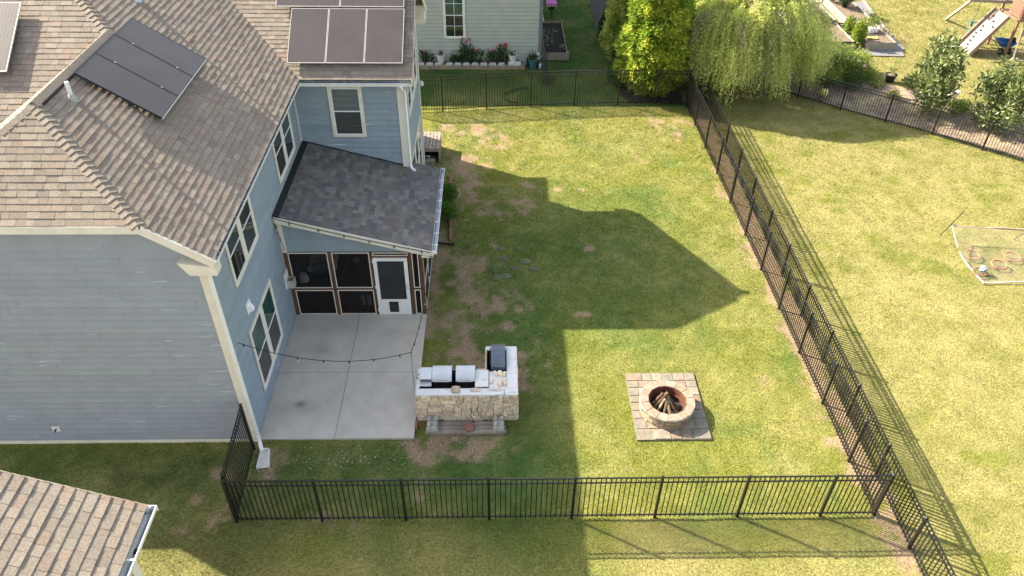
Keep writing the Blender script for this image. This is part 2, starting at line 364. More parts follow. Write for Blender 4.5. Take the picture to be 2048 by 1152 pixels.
for (xa, xb) in ((-5.74, -3.905), (-3.893, -1.99)):
    for (ya, yb) in ((12.08, 14.305), (14.317, 16.43), (16.438, 16.75)):
        mb.box(xa, xb, ya, yb, -.08, .034, (.45,.42,.38))
        nx_, ny_ = max(2, int((xb-xa)/.07)), max(2, int((yb-ya)/.07))
        for i in range(nx_):
            for j in range(ny_):
                x0_, x1_ = xa+(xb-xa)*i/nx_, xa+(xb-xa)*(i+1)/nx_; y0_, y1_ = ya+(yb-ya)*j/ny_, ya+(yb-ya)*(j+1)/ny_
                mb.poly([(x0_,y0_,.0365),(x1_,y0_,.0365),(x1_,y1_,.0365),(x0_,y1_,.0365)], patc((x0_+x1_)/2, (y0_+y1_)/2))
mb.box(-5.73, -2.0, 12.1, 16.7, -.09, .016, (.2,.2,.2))
solo('patio', mb, 'patio', (-3.9, 14.4, 0), 'grey concrete patio slab with control joints beside the blue house', 'patio', kind='structure')

# paved pad under the fire pit
PADP = [(.17,.15,.13),(.225,.19,.148),(.24,.205,.16),(.215,.182,.14),(.235,.168,.122),(.21,.187,.153),(.245,.205,.15),(.23,.175,.13),(.23,.195,.153)]
mb = MB(); x0, x1, y0, y1 = 3.42, 5.24, 11.97, 14.22
mb.box(x0, x1, y0, y1, -.05, .030, (.19,.165,.125))
r = random.Random(5); yy = y0; rows = [.33,.33,.27,.27,.24,.28,.24,.29]
for h in rows:
    xx = x0+(0 if yy > y0+.6 else .0)
    while xx < x1-.05:
        w = min(r.choice([.20,.26,.30,.36,.42]), x1-xx)
        if x1-xx-w < .14: w = x1-xx
        c = r.choice(PADP[1:]); k = r.uniform(.85,1.1)
        j = lambda: r.uniform(-.02,.02)
        z1 = .045+r.uniform(-.004,.006)
        if not (yy < y0+.2 and xx < x0+.24 ):
            mb.hexa([(xx+.01+j(),yy+.01+j(),0),(xx+w-.008+j(),yy+.01+j(),0),(xx+w-.008+j(),yy+h-.008+j(),0),(xx+.01+j(),yy+h-.008+j(),0),
                 (xx+.016,yy+.016,z1),(xx+w-.014,yy+.016,z1),(xx+w-.014,yy+h-.014,z1),(xx+.016,yy+h-.014,z1)], tuple(q*k for q in c))
        xx += w
    yy += h
solo('paving', mb, 'paver', (4.3, 13.1, 0), 'square pad of tan and terracotta pavers under the fire pit', 'paving', kind='structure')

# light strip of concrete path by the green house
mb = MB(); mb.box(2.3, 2.62, 38.3, 52, -.05, .03)
solo('path', mb, 'concrete', (2.5, 45, 0), 'pale concrete path beside the green house', 'path', kind='structure')

# ------------------------------------------------------------------ real grass blades over the visible lawn
def project(P):
    v = (P-CC)@CM.T; return FPX*v[:, 0]/v[:, 2]+1024, FPX*v[:, 1]/v[:, 2]+576, v[:, 2]
def inpoly(px, py, P):
    P = np.array(P, float); ins = np.zeros(len(px), bool); j = len(P)-1
    for i in range(len(P)):
        xi, yi = P[i]; xj, yj = P[j]
        ins ^= ((yi > py) != (yj > py)) & (px < (xj-xi)*(py-yi)/(yj-yi+1e-12)+xi); j = i
    return ins
NG = 620000
gx = rng.uniform(-10, 30, NG); gy = 7.6+(rng.power(1/1.55, NG))*37.5
P = np.stack([gx, gy, np.zeros(NG)], 1); u, v, d = project(P)
k = (u > -30) & (u < 2090) & (v > -30) & (v < 1190)
k &= ~((gx < -1.98) & (gy > 12.02) & (gx > -12.5) & (gy < 30) & ~((gy > 25.2) & (gx > -2.6)))
k &= ~((gx > -6) & (gx < -1.97) & (gy > 16) & (gy < 25))
k &= ~((gx > 3.38) & (gx < 5.28) & (gy > 11.93) & (gy < 14.26))
k &= ~((gx > -1.95) & (gx < .53) & (gy > 12.62) & (gy < 13.5)) & ~((gx > -.25) & (gx < .53) & (gy > 12.6) & (gy < 14.35))
k &= ~inpoly(gx, gy, MULB) & ~inpoly(gx, gy, BARKB) & ~((gx < 2.25) & (gy > 34.1))
k &= ~((gx > 16) & (gx < 20.3) & (gy > 36) & (gy < 46))
gx, gy = gx[k], gy[k]
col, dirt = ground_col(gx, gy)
k = rng.uniform(0, 1, len(gx)) > dirt*1.02
gx, gy, col = gx[k], gy[k], col[k]; n = len(gx)
gz = (fbm(gx*1.3, gy*1.3, 5)-.5)*.035+(fbm(gx*5, gy*5, 9, 2)-.5)*.014-.014
far = np.clip((gy-8)/30, 0, 1)
ang = rng.uniform(0, 2*math.pi, n); lean = rng.uniform(.15, 1.1, n); ln = rng.uniform(.018, .045, n)*(1+far*.7)*(.7+.7*fbm(gx*1.7, gy*1.7, 91)); wd = rng.uniform(.004, .008, n)*(1+far*1.5)
la = ang+rng.normal(0, .5, n)+1.2*fbm(gx*.9, gy*.9, 17)*6
edge = np.zeros(n)
for (xa, ya, xb, yb) in ((-5.7,9.82,8.4,9.82),(8.36,9.8,8.2,30.3),(8.8,7,8.98,33),(-1.95,12.1,-1.95,16.7),(-5.7,12.0,-2,12.0),(-12,11.98,-5.8,11.98),(-4,29.7,3.4,30.3),(3.4,30.3,8.2,30.3),(3.4,11.9,3.4,14.3),(5.28,11.9,5.28,14.3),(3.4,11.92,5.25,11.92),(3.4,14.27,5.25,14.27),(13.3,31.1,20.6,25.0),(-1.75,12.15,.3,12.15),(.58,12.6,.58,14.4)):
    vx, vy = xb-xa, yb-ya; tt_ = np.clip(((gx-xa)*vx+(gy-ya)*vy)/(vx*vx+vy*vy), 0, 1); dd_ = np.hypot(gx-xa-tt_*vx, gy-ya-tt_*vy); edge = np.maximum(edge, 1-sstep(.02, .13, dd_))
ln = ln*(1+1.5*edge*rng.uniform(0,1,n))
la_edge = edge
bx, by = np.cos(ang)*wd, np.sin(ang)*wd
top = np.stack([gx+np.cos(la)*ln*np.sin(lean), gy+np.sin(la)*ln*np.sin(lean), gz+ln*np.cos(lean)], 1)
V = np.empty((n, 3, 3)); V[:, 0] = np.stack([gx-bx, gy-by, gz], 1); V[:, 1] = np.stack([gx+bx, gy+by, gz], 1); V[:, 2] = top
colb = col*rng.uniform(.85, 1.25, n)[:, None]
tan = rng.uniform(0, 1, n) < .06; colb[tan] = np.array([.30,.26,.13])*rng.uniform(.6, 1.2, tan.sum())[:, None]
gr = npmesh('grass', V.reshape(-1, 3), np.arange(n*3).reshape(-1, 3), colb, 'grassb')
tag(gr, 'short mown grass blades covering the lawns', 'grass', kind='stuff')

# ------------------------------------------------------------------ house builders
def clip(poly, p, q):        # keep the part left of p->q
    out = []
    for i in range(len(poly)):
        a, b = poly[i], poly[(i+1) % len(poly)]
        da = (q[0]-p[0])*(a[1]-p[1])-(q[1]-p[1])*(a[0]-p[0]); db = (q[0]-p[0])*(b[1]-p[1])-(q[1]-p[1])*(b[0]-p[0])
        if da >= -1e-9: out.append(a)
        if (da > 1e-9 and db < -1e-9) or (da < -1e-9 and db > 1e-9):
            t_ = da/(da-db); out.append((a[0]+(b[0]-a[0])*t_, a[1]+(b[1]-a[1])*t_))
    return out
def clip_convex(quad, P):
    for i in range(len(P)):
        quad = clip(quad, P[i], P[(i+1) % len(P)])
        if len(quad) < 3: return []
    return quad
def area(P): return .5*sum(P[i][0]*P[(i+1) % len(P)][1]-P[(i+1) % len(P)][0]*P[i][1] for i in range(len(P)))
TAN = [(0.251, 0.207, 0.162), (0.238, 0.197, 0.156), (0.26, 0.215, 0.17), (0.228, 0.187, 0.148), (0.245, 0.195, 0.152), (0.254, 0.193, 0.15), (0.273, 0.227, 0.179), (0.212, 0.176, 0.141)]
GREY = [(0.116, 0.111, 0.109), (0.133, 0.127, 0.123), (0.151, 0.14, 0.134), (0.18, 0.167, 0.156), (0.139, 0.119, 0.109), (0.162, 0.151, 0.129), (0.104, 0.1, 0.099)]
PINK = [(0.256, 0.212, 0.168), (0.249, 0.208, 0.164), (0.26, 0.219, 0.173), (0.242, 0.203, 0.162), (0.256, 0.205, 0.16), (0.26, 0.199, 0.152), (0.247, 0.212, 0.171), (0.256, 0.214, 0.166)]
def shingles(mb, O, U, S, polys, pal, e=.143, t=.011, seed=1, wch=(.15,.18,.22,.26,.31)):
    """real courses of thick tabs on the plane O + u*U + s*S; polys are convex pieces in (u, s)"""
    O, U, S = [np.array(q, float) for q in (O, U, S)]; N = np.cross(U, S); N /= np.linalg.norm(N)
    if N[2] < 0: N = -N
    r = random.Random(seed); polys = [p if area(p) > 0 else p[::-1] for p in polys]
    allp = [q for p in polys for q in p]; u0, u1 = min(p[0] for p in allp), max(p[0] for p in allp); s0, s1 = min(p[1] for p in allp), max(p[1] for p in allp)
    W3 = lambda u, s, h: O+U*u+S*s+N*h
    for p in polys: mb.poly([W3(a, b, -.012) for a, b in p], (.12,.11,.10)); 
    for k_ in range(int(math.floor(s0/e)), int(math.ceil(s1/e))):
        a = k_*e+r.uniform(-.003,.003); u = u0-r.uniform(0, .3)
        while u < u1:
            w = r.choice(wch); tt = t*r.choice((.8,.85,1.1,1.25)); c = r.choice(pal); kk = r.uniform(.9,1.1); c = tuple(q*kk for q in c)
            quad = [(u+.002, a), (u+w-.002, a), (u+w-.002, a+e+.02), (u+.002, a+e+.02)]
            for p in polys:
                q = clip_convex(quad, p)
                if len(q) < 3 or abs(area(q)) < 1e-5: continue
                hh = [max(tt*(1.0-(s-a)/e*.93), .0005)+.001 for _, s in q]
                mb.poly([W3(x, y, h) for (x, y), h in zip(q, hh)], c)
                for i in range(len(q)):
                    j = (i+1) % len(q); (xa, ya), (xb, yb) = q[i], q[j]
                    if ya > a+e*.9 and yb > a+e*.9: continue
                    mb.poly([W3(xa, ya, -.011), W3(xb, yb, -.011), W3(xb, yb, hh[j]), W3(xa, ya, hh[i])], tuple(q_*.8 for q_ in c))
            u += w
def caps(mb, p0, p1, na, nb, pal, w=.14, e=.14, up=.022, seed=2, L=.26, t=.012):
    p0, p1 = np.array(p0, float), np.array(p1, float); d = p1-p0; n = int(np.linalg.norm(d)/e); d /= np.linalg.norm(d); r = random.Random(seed)
    def side(nm, oth):
        wv = np.cross(nm, d); wv /= np.linalg.norm(wv)
        return wv if wv[2] < 0 else -wv
    wa, wb = side(np.array(na, float), nb), side(np.array(nb, float), na); z = np.array([0, 0, 1.])
    for i in range(n+1):
        a = p0+d*(i*e); b = a+d*(L*.62); c = tuple(q*r.uniform(.97,1.04) for q in r.choice(pal[:3]))
        lo, hi = up+t, up*.5
        A0, A1 = a+z*lo, b+z*hi; 
        for wv in (wa, wb):
            mb.poly([A0, A0+wv*w-z*.004, A1+wv*w-z*.004, A1], c)
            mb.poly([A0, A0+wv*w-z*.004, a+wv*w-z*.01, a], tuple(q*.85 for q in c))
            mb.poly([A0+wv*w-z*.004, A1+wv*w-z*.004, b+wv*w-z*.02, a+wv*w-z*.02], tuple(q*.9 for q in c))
BLUE = [(.245,.30,.345),(.255,.31,.355),(.235,.29,.335)]
GRN = [(.385,.398,.345),(.395,.408,.353),(.375,.388,.337)]
GRYB = [(.285,.315,.366),(.293,.323,.374),(.277,.307,.358)]
def siding(mb, O, U, N, poly, pal=BLUE, e=.178, t=.026, seed=3, blen=(2.4,3.66)):
    O, U, N = [np.array(q, float) for q in (O, U, N)]; r = random.Random(seed); Z = np.array([0,0,1.])
    if area(poly) < 0: poly = poly[::-1]
    u0, u1 = min(p[0] for p in poly), max(p[0] for p in poly); z0, z1 = min(p[1] for p in poly), max(p[1] for p in poly)
    W3 = lambda u, z, h: O+U*u+Z*z+N*h
    mb.poly([W3(a, b, 0) for a, b in poly], (.08,.09,.10))  # dark backing; through the slots it draws the shade line under each lip
    for k_ in range(int(math.floor(z0/e)), int(math.ceil(z1/e))):
        a = k_*e; u = u0-r.uniform(0, 3)
        while u < u1:
            w = r.uniform(*blen); c = tuple(q*r.uniform(.985,1.015) for q in r.choice(pal))
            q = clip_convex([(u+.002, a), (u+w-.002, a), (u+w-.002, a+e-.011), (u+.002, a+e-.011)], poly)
            if len(q) >= 3:
                hh = [t*(1-(z-a)/e)+.002 for _, z in q]
                mb.poly([W3(x, z, h) for (x, z), h in zip(q, hh)], c)
                for i in range(len(q)):
                    j = (i+1) % len(q)
                    if q[i][1] < a+.003 and q[j][1] < a+.003:
                        mb.poly([W3(q[i][0], a, 0), W3(q[j][0], a, 0), W3(q[j][0], a, hh[j]), W3(q[i][0], a, hh[i])], c)
            u += w
def window(house, O, U, N, w, h, kind='dark', tr=.085, divided=False):
    """double-hung window with its lower left corner (outside of the trim) at O"""
    O, U, N = [np.array(q, float) for q in (O, U, N)]; Z = np.array([0,0,1.])
    P = lambda u, z, n_: O+U*u+Z*z+N*(n_+.012)
    def bar(mb, u0, u1, z0, z1, n0, n1): mb.obox(P(u0, z0, n0), U*(u1-u0), Z*(z1-z0), N*(n1-n0))
    mb = MB()
    bar(mb, 0, tr, 0, h, .016, .045); bar(mb, w-tr, w, 0, h, .016, .045)
    bar(mb, tr, w-tr, h-tr, h, .016, .045); bar(mb, tr, w-tr, 0, tr*.75, .016, .055)
    f = mb.build('window', 'cream', house)
    mb = MB(); hm = h*.5; s_ = .028
    for (za, zb, n0, n1) in ((hm-.01, h-tr, .022, .038), (tr*.75, hm+.02, .017, .032)):
        bar(mb, tr, tr+s_, za, zb, n0, n1); bar(mb, w-tr-s_, w-tr, za, zb, n0, n1); bar(mb, tr+s_, w-tr-s_, zb-s_, zb, n0, n1); bar(mb, tr+s_, w-tr-s_, za, za+s_, n0, n1)
    if divided:
        bar(mb, w/2-.009, w/2+.009, tr, h-tr, .023, .030); bar(mb, tr, w-tr, h*.75-.009, h*.75+.009, .0235, .0295); bar(mb, tr, w-tr, h*.27-.009, h*.27+.009, .0235, .0295)
    mb.build('sash', 'white', f)
    if kind == 'blind':
        mb = MB(); n_ = int((h-tr*1.75)/.045)
        bar(mb, tr, w-tr, tr*.75, h-tr, .006, .008)
        for i in range(n_):
            z = tr*.75+.01+i*.045; bar(mb, tr+.012, w-tr-.012, z, z+.033, .009, .013)
        mb.build('blind', 'blind', f)
        mb = MB(); bar(mb, tr+s_, w-tr-s_, hm+s_*.4, h-tr-s_, .020, .0212); mb.build('pane', 'clearglass', f)
        mb = MB(); bar(mb, tr+s_, w-tr-s_, tr*.75+s_, hm-.008, .0155, .0165); mb.build('pane', 'screen', f)
    else:
        mb = MB(); bar(mb, tr+s_, w-tr-s_, hm+s_*.4, h-tr-s_, .018, .026); mb.build('pane', 'glassreflect' if kind == 'green' else 'glass', f)
        mb = MB(); bar(mb, tr+s_, w-tr-s_, tr*.75+s_, hm-.008, .017, .021); mb.build('pane', 'glass', f)
    return f
def gutter(parent, p0, p1, out, name='gutter', w=.13, h=.11, strap=.62, hole=None, seed=4):
    p0, p1, out = [np.array(q, float) for q in (p0, p1, out)]; d = p1-p0; Ln = np.linalg.norm(d); d /= Ln; Z = np.array([0,0,1.])
    # p0,p1: the outer top lip; the trough runs back towards the fascia
    prof = [(-w, 0), (-w, -h), (-.03, -h), (-.012, -.04), (0, -.012), (0, 0), (-.012, 0), (-.018, -.03), (-.036, -h+.012), (-w+.006, -h+.012), (-w+.006, 0)]
    mb = MB(); inn = MB()
    for i in range(len(prof)):
        a, b_ = prof[i], prof[(i+1) % len(prof)]
        q = [p0+out*a[0]+Z*a[1], p0+out*b_[0]+Z*b_[1], p1+out*b_[0]+Z*b_[1], p1+out*a[0]+Z*a[1]]
        (inn if 6 <= i <= 9 else mb).poly(q, (.5,.5,.5))
    for p, s_ in ((p0, 1), (p1, -1)):
        mb.obox(p-out*w-Z*h, out*w, d*.004*s_, Z*h)
    g_ = mb.build(name, 'white', parent); inn.build('trough', 'gutterin', g_)
    mb = MB(); n_ = int(Ln/strap)
    for i in range(n_):
        c = p0+d*(strap*(i+.45)); mb.obox(c-out*w+Z*.001, out*(w+.012), d*.022, Z*.006)
    mb.build('hanger', 'white', g_)
    if hole is not None:
        mb = MB(); c = p0+d*hole-out*w*.52-Z*(h-.016)
        mb.tube([c, c+Z*.012], .036, 14); mb.build('outlet', 'plastic', g_)
    return g_

# ------------------------------------------------------------------ the blue house
H = thing('blue_house', (-5.74, 12.05, 0), 'two-storey blue lap-sided house with tan shingle roof, solar panels and screened porch', 'house')
PT = .667; XE = -5.38; ZE = 5.66; YF = 11.75; XA = -8.83; YA = 13.73; YB = 17.37; YV = 20.0; XR = -2.28
zr = lambda x: ZE+PT*(XE-x)                           # right roof plane
ZH = 6.46; XH = XE-(ZH-ZE)/PT                          # top of the clipped gable
ZA = zr(XA); SL = math.sqrt(1+PT*PT)
# walls
mb = MB(); xl = -11.92
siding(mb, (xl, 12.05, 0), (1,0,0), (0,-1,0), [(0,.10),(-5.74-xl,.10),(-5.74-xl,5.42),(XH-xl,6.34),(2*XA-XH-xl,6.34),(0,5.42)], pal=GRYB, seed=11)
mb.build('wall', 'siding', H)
mb = MB()
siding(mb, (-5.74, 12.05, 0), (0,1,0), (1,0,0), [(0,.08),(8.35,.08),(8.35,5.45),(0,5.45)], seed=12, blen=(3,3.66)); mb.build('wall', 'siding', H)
mb = MB()
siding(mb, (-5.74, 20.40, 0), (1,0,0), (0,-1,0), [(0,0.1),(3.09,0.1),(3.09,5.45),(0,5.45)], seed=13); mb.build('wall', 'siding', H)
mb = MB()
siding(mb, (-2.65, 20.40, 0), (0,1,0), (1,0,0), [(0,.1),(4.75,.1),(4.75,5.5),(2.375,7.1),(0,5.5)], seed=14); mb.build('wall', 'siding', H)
mb = MB()   # rear faces, plain
mb.box(-5.73, -2.66, 25.10, 25.15, 0, 5.4, BLUE[0]); mb.box(-5.76, -5.73, 25.16, 28.0, 0, 5.4, BLUE[0]); mb.box(-18, -5.77, 28.0, 28.05, 0, 5.4, BLUE[0]); mb.box(-18, -17.9, 17.4, 27.99, 0, 5.4, BLUE[0])
mb.box(-17.9, -11.93, 17.4, 17.45, 0, 5.4, BLUE[0]); mb.box(-11.95, -11.92, 12.06, 17.39, 0, 5.4, BLUE[0])
mb.build('wall', 'siding', H)
mb = MB(); mb.box(-11.9, -5.78, 12.09, 27.98, -.1, 5.35, BLUE[0]); mb.box(-5.77, -2.68, 20.44, 25.08, -.1, 5.35, BLUE[0]); mb.build('sun_block_core', 'siding', H)  # unseen solid fill, added to stop sun passing through the hollow house
mb = MB(); mb.box(-22, -11.97, 12.5, 17.38, -.1, 4.3, GRYB[0]); mb.build('shade_wing', 'siding', H)  # unseen wing with its roof, added to shade the ground on the left
mb = MB(); mb.poly([(-22.3,12.2,4.3),(-11.98,12.2,4.3),(-11.98,17.38,5.2),(-22.3,17.38,5.2)], TAN[0]); mb.poly([(-22.3,12.2,4.29),(-22.3,17.38,5.19),(-11.98,17.38,5.19),(-11.98,12.2,4.29)], TAN[0]); mb.build('shade_wing_roof', 'shingle', H)
mb = MB(); mb.box(xl, -5.80, 12.035, 12.06, -.1, .10); mb.build('foundation', 'cream', H)
# corner trims
def cornertrim(x, y, z0, z1, sx=1):
    mb = MB(); mb.box(x-.135, x+.0, y-.045, y-.0, z0, z1); mb.box(x+.0, x+.03, y-.045, y+.115, z0, z1); mb.build('corner_trim', 'cream', H)
cornertrim(-5.74, 12.05, .03, 5.40); cornertrim(-2.65, 20.40, 2.70, 5.45)
mb = MB(); mb.box(-2.66, -2.615, 25.0, 25.17, 0, 5.5); mb.build('corner_trim', 'cream', H)
mb = MB(); mb.box(-5.74, -5.70, 20.34, 20.385, 3.55, 5.4); mb.build('corner_trim', 'cream', H)

# roof: right plane
mb = MB(); U = (0,1,0); S = (-1/SL, 0, PT/SL); O = (XE, 0, ZE)
pl = lambda x, y: (y, (XE-x)*SL)
XV2 = XE-2.95; YR = YV+2.95
P1 = [pl(XE,YF), pl(XE,YB), pl(XA,YB), pl(XA,YA), pl(XH,YF)]
P2 = [pl(XE,YB), pl(XE,YV), pl(XA-(YV-YB),YV), pl(XA,YB)]
P3 = [pl(XE,YV), pl(XV2,YR), pl(XA-(YR-YB),YR), pl(XA-(YV-YB),YV)]
shingles(mb, O, U, S, [P1, P2, P3], TAN, seed=21, t=.0115)
RF = mb.build('roof', 'shingle', H)
# jerkinhead front plane
mb = MB(); hy = (ZA-ZH)/(YA-YF); SY = math.sqrt(1+hy*hy); XL = 2*XA-XH
shingles(mb, (XL, YF, ZH), (1,0,0), (0,1/SY,hy/SY), [[(0,0),(XH-XL,0),(XA-XL,(YA-YF)*SY)]], TAN, seed=22, t=.011)
mb.build('roof', 'shingle', H)
# left plane of the gable (seen at a grazing angle)
mb = MB(); xle = 2*XA-XE
mbx = [(0,0)]
pl2 = lambda x, y: (-y, (x-xle)*SL)
YVL = lambda x: YB-(XA-x)*1.0
shingles(mb, (xle,0,ZE), (0,-1,0), (1/SL,0,PT/SL), [[pl2(XL,YF), pl2(XA,YA), pl2(XA,YB), pl2(XL, YVL(XL))], [pl2(xle,YF), pl2(XL,YF), pl2(XL,YVL(XL)), pl2(xle, YVL(xle))]], TAN, seed=23)
mb.build('roof', 'shingle', H)
# main front plane behind the gable
mb = MB(); pm = PT; 
zm = lambda y: ZA+pm*(y-YB)
shingles(mb, (-18.2, YB, ZA), (1,0,0), (0,1/SL,pm/SL), [[(0,-3.2*SL),(XA+18.2,-3.2*SL),(XA+18.2,0),(XA-3.4+18.2,3.4*SL),(0,3.4*SL)]], TAN, seed=24, t=.011)
mb.build('roof', 'shingle', H)
# extension front and back planes
mb = MB()
shingles(mb, (XE, YV, ZE), (1,0,0), (0,1/SL,PT/SL), [[(0,0),(XR-XE,0),(XR-XE,2.95*SL),(-2.95,2.95*SL)]], TAN, seed=25, t=.011)
mb.build('roof', 'shingle', H)
mb = MB(); zx = ZE+PT*2.95
mb.poly([(XV2,YR,zx-.012),(XR,YR,zx-.012),(XR,YR+2.95,ZE),(XV2,YR+2.95,ZE)], TAN[0])
mb.poly([(XV2,YR,zx),(XE,YR+2.95,ZE),(XE,28.3,ZE),(XV2-3,28.3,ZE),(XA-(YR-YB),YR,zr(XA-(YR-YB)))], TAN[1])
mb.poly([(XA-3.4,YB+3.4,zm(YB+3.4)),(XA-(YR-YB),YR,zr(XA-(YR-YB))),(XV2-3,28.3,ZE),(-18.2,28.3,ZE),(-18.2,YB+3.4,zm(YB+3.4))], TAN[1])
mb.build('roof', 'shingle', H)
# caps
nR, nJ, nL, nM = (PT,0,1), (0,-hy,1), (-PT,0,1), (0,-pm,1)
for ca in (((XH,YF,ZH), (XA,YA,ZA), nR, nJ, .14), ((XL,YF,ZH), (XA,YA,ZA), nL, nJ, .14), ((XA,YB,ZA), (XA-3.3,YB+3.3,zr(XA-3.3)), nR, nM, .14), ((XV2,YR,zx), (XR,YR,zx), (0,-PT,1), (0,PT,1), .11)):
    mb = MB(); caps(mb, *ca[:4], TAN, seed=int(ca[4]*100), w=ca[4]); mb.build('hip_cap', 'shingle', H)
mb = MB(); caps(mb, (XA,YB+.1,ZA+.035), (XA,YA,ZA+.035), nR, nL, TAN[:2], seed=4, w=.17, e=.15, t=.008, L=.3, up=.012)
rv = mb.build('ridge_vent', 'shingle', H)
mb = MB(); mb.obox((XA+.13, YA+.05, ZA-.085), (0,YB-YA-.1,0), (.022,0,-.015), (0,0,.05)); mb.build('vent_edge', 'plastic', rv)
# fascia, rakes, soffits
mb = MB()
mb.box(XL, XH, YF-.02, YF+.02, ZH-.17, ZH-.005)
for sx in (1, -1):
    xh, xe = (XH, XE) if sx == 1 else (XL, 2*XA-XE)
    a = np.array([xh, YF, ZH-.09]); b_ = np.array([xe, YF, ZE-.09]); mb.beam(a, b_, .045, .17)
mb.hexa([(-5.92,YF-.01,5.30),(XE-.01,YF-.01,5.30),(XE-.01,12.04,5.30),(-5.92,12.04,5.30),(-6.10,YF-.01,5.60),(XE-.02,YF-.01,5.50),(XE-.02,12.04,5.50),(-6.10,12.04,5.60)])
mb.box(XL, XH, YF+.02, 12.05, ZH-.18, ZH-.15)
mb.obox((XH,YF+.02,ZH-.18), (XE-XH,0,ZE-ZH), (0,.28,0), (0,0,.02))
mb.box(-5.74, XE-.14, 12.05, YV-.0, 5.38, 5.40)           # soffit along the right eave
mb.box(-5.55, -5.52, 12.0, YV+.15, 5.40, 5.56)
mb.box(-5.52, XR-.05, YV+.16, YV+.19, 5.40, 5.56); mb.box(-5.74, XR-.02, YV+.2, 20.40, 5.38, 5.40)
mb.build('fascia', 'cream', H)
mb = MB()       # rake of the extension gable and its eave return
mb.beam((XR-.02, YV+.02, ZE-.11), (XR-.02, YR, zx-.11), .03, .19); mb.beam((XR-.02, YR+2.93, ZE-.11), (XR-.02, YR, zx-.11), .03, .19)
mb.obox((-2.65,YV+.1,ZE-.12), (.34,0,0), (0,2.85,PT*2.85), (0,0,.02)); 
mb.hexa([(-2.66,25.35,5.28),(-2.32,25.35,5.28),(-2.32,25.95,5.28),(-2.66,25.95,5.28),(-2.66,25.35,5.78),(-2.32,25.35,5.78),(-2.32,25.95,5.5),(-2.66,25.95,5.5)])
mb.build('rake_trim', 'cream', H)
gutter(H, (XE, YF+.12, 5.56), (XE, YV, 5.56), (1,0,0), hole=.45)
gutter(H, (XE-.02, YV, 5.562), (XR-.03, YV, 5.562), (0,-1,0), strap=.85)
gutter(H, (XR-.03, YR+2.98, 5.56), (XE+.1, YR+2.98, 5.56), (0,1,0))
# valley flashing shadow line: open cut between planes
# downspouts
mb = MB()
mb.tube([(-5.50,11.98,5.44),(-5.50,11.98,5.34),(-5.655,11.975,5.16),(-5.655,11.975,.42),(-5.655,11.97,.28)], .047, 4)
d1 = mb.build('downspout', 'white', H)
mb = MB(); mb.tube([(-5.655,11.972,.31),(-5.63,11.90,.16),(-5.56,11.74,.09),(-5.53,11.70,.08)], .048, 6); mb.build('outlet_elbow', 'white', d1)
mb = MB()
mb.tube([(-2.62,20.02,5.46),(-2.60,20.05,5.38),(-2.56,20.30,5.22),(-2.555,20.33,5.1),(-2.555,20.33,2.80),(-2.53,20.27,2.73),(-2.42,20.20,2.68)], .045, 4)
mb.build('downspout', 'white', H)
# step flashing along the porch roof, plumbing vent, second vent flashing
mb = MB(); c = np.array([-8.46, 14.42, zr(-8.46)]); mb.tube([c-np.array([0,0,.05]), c+np.array([0,0,.36])], .040, 12)
vp = mb.build('vent_pipe', 'white', H); mb = MB(); mb.lathe([(.11,-.06),(.08,.04),(.045,.10),(.0,.10)], c, 14, (.3,.29,.26)); mb.build('flashing', 'concrete2', vp)
mb = MB(); c = np.array([-8.95, 19.45, zr(-8.95)]); mb.tube([c-np.array([0,0,.05]), c+np.array([0,0,.42])], .045, 12)
vp = mb.build('vent_pipe', 'white', H); mb = MB(); mb.lathe([(.17,-.09),(.12,.05),(.05,.12),(.0,.12)], c, 12, (.3,.29,.26)); mb.build('flashing', 'gutterin', vp)
# solar panels
def solar(o, a, b_, vertical_lines=0):
    o, a, b_ = [np.array(q, float) for q in (o, a, b_)]; n_ = np.cross(a, b_); n_ /= np.linalg.norm(n_)
    if n_[2] < 0: n_ = -n_
    ua, ub = a/np.linalg.norm(a), b_/np.linalg.norm(b_); la, lb = np.linalg.norm(a), np.linalg.norm(b_)
    mb = MB(); mb.obox(o+ua*.012+ub*.012+n_*.006, ua*(la-.024), ub*(lb-.024), n_*.030)
    p = mb.build('solar_panel', 'panel', H)
    mb = MB(); t_ = .014
    mb.obox(o, ua*la, ub*t_, n_*.04); mb.obox(o+ub*(lb-t_), ua*la, ub*t_, n_*.04); mb.obox(o+ub*t_, ua*t_, ub*(lb-2*t_), n_*.04); mb.obox(o+ua*(la-t_)+ub*t_, ua*t_, ub*(lb-2*t_), n_*.04)
    mb.build('frame', 'alu' if vertical_lines else 'panelframe', p)
    if vertical_lines:
        mb = MB()
        for i in range(1, vertical_lines):
            mb.obox(o+ua*(la*i/vertical_lines-.002)+ub*.02+n_*.0365, ua*.004, ub*(lb-.04), n_*.0008)
        mb.build('cell_lines', 'panelline', p)
M['panelframe'] = mat('dark_frame', (.05,.05,.055), rough=.35, metal=.5)
nrm = np.array([PT,0,1])/SL; up_ = nrm*.125
xs0, xs1 = -8.68, -7.17
for i in range(3):
    y0 = 15.04+i*1.062
    solar(np.array([xs0, y0, zr(xs0)])+up_, (0,1.05,0), (xs1-xs0,0,zr(xs1)-zr(xs0)))
mb = MB()
for yy in (15.5,16.05,16.6,17.1,17.7):
    for xx in (-8.4,-7.45):
        p = np.array([xx,yy,zr(xx)]); mb.obox(p-np.array([.03,.03,.0]), (.06,0,-.04), (0,.06,0), nrm*.12)
a = np.array([xs1, 15.02, zr(xs1)])+up_; mb.obox(a-nrm*.01, (0.014,0,-.009), (0,3.2,0), nrm*.045)
mb.build('panel_rail', 'alu', H)
for i, (yy) in enumerate((16.1,17.16)):
    mb = MB()
    for xx in (-8.35, -7.5): p = np.array([xx,yy-.01,zr(xx)])+nrm*.165; mb.obox(p, (.03,0,-.02), (0,.03,0), nrm*.012)
    mb.build('panel_clamp', 'alu', H)
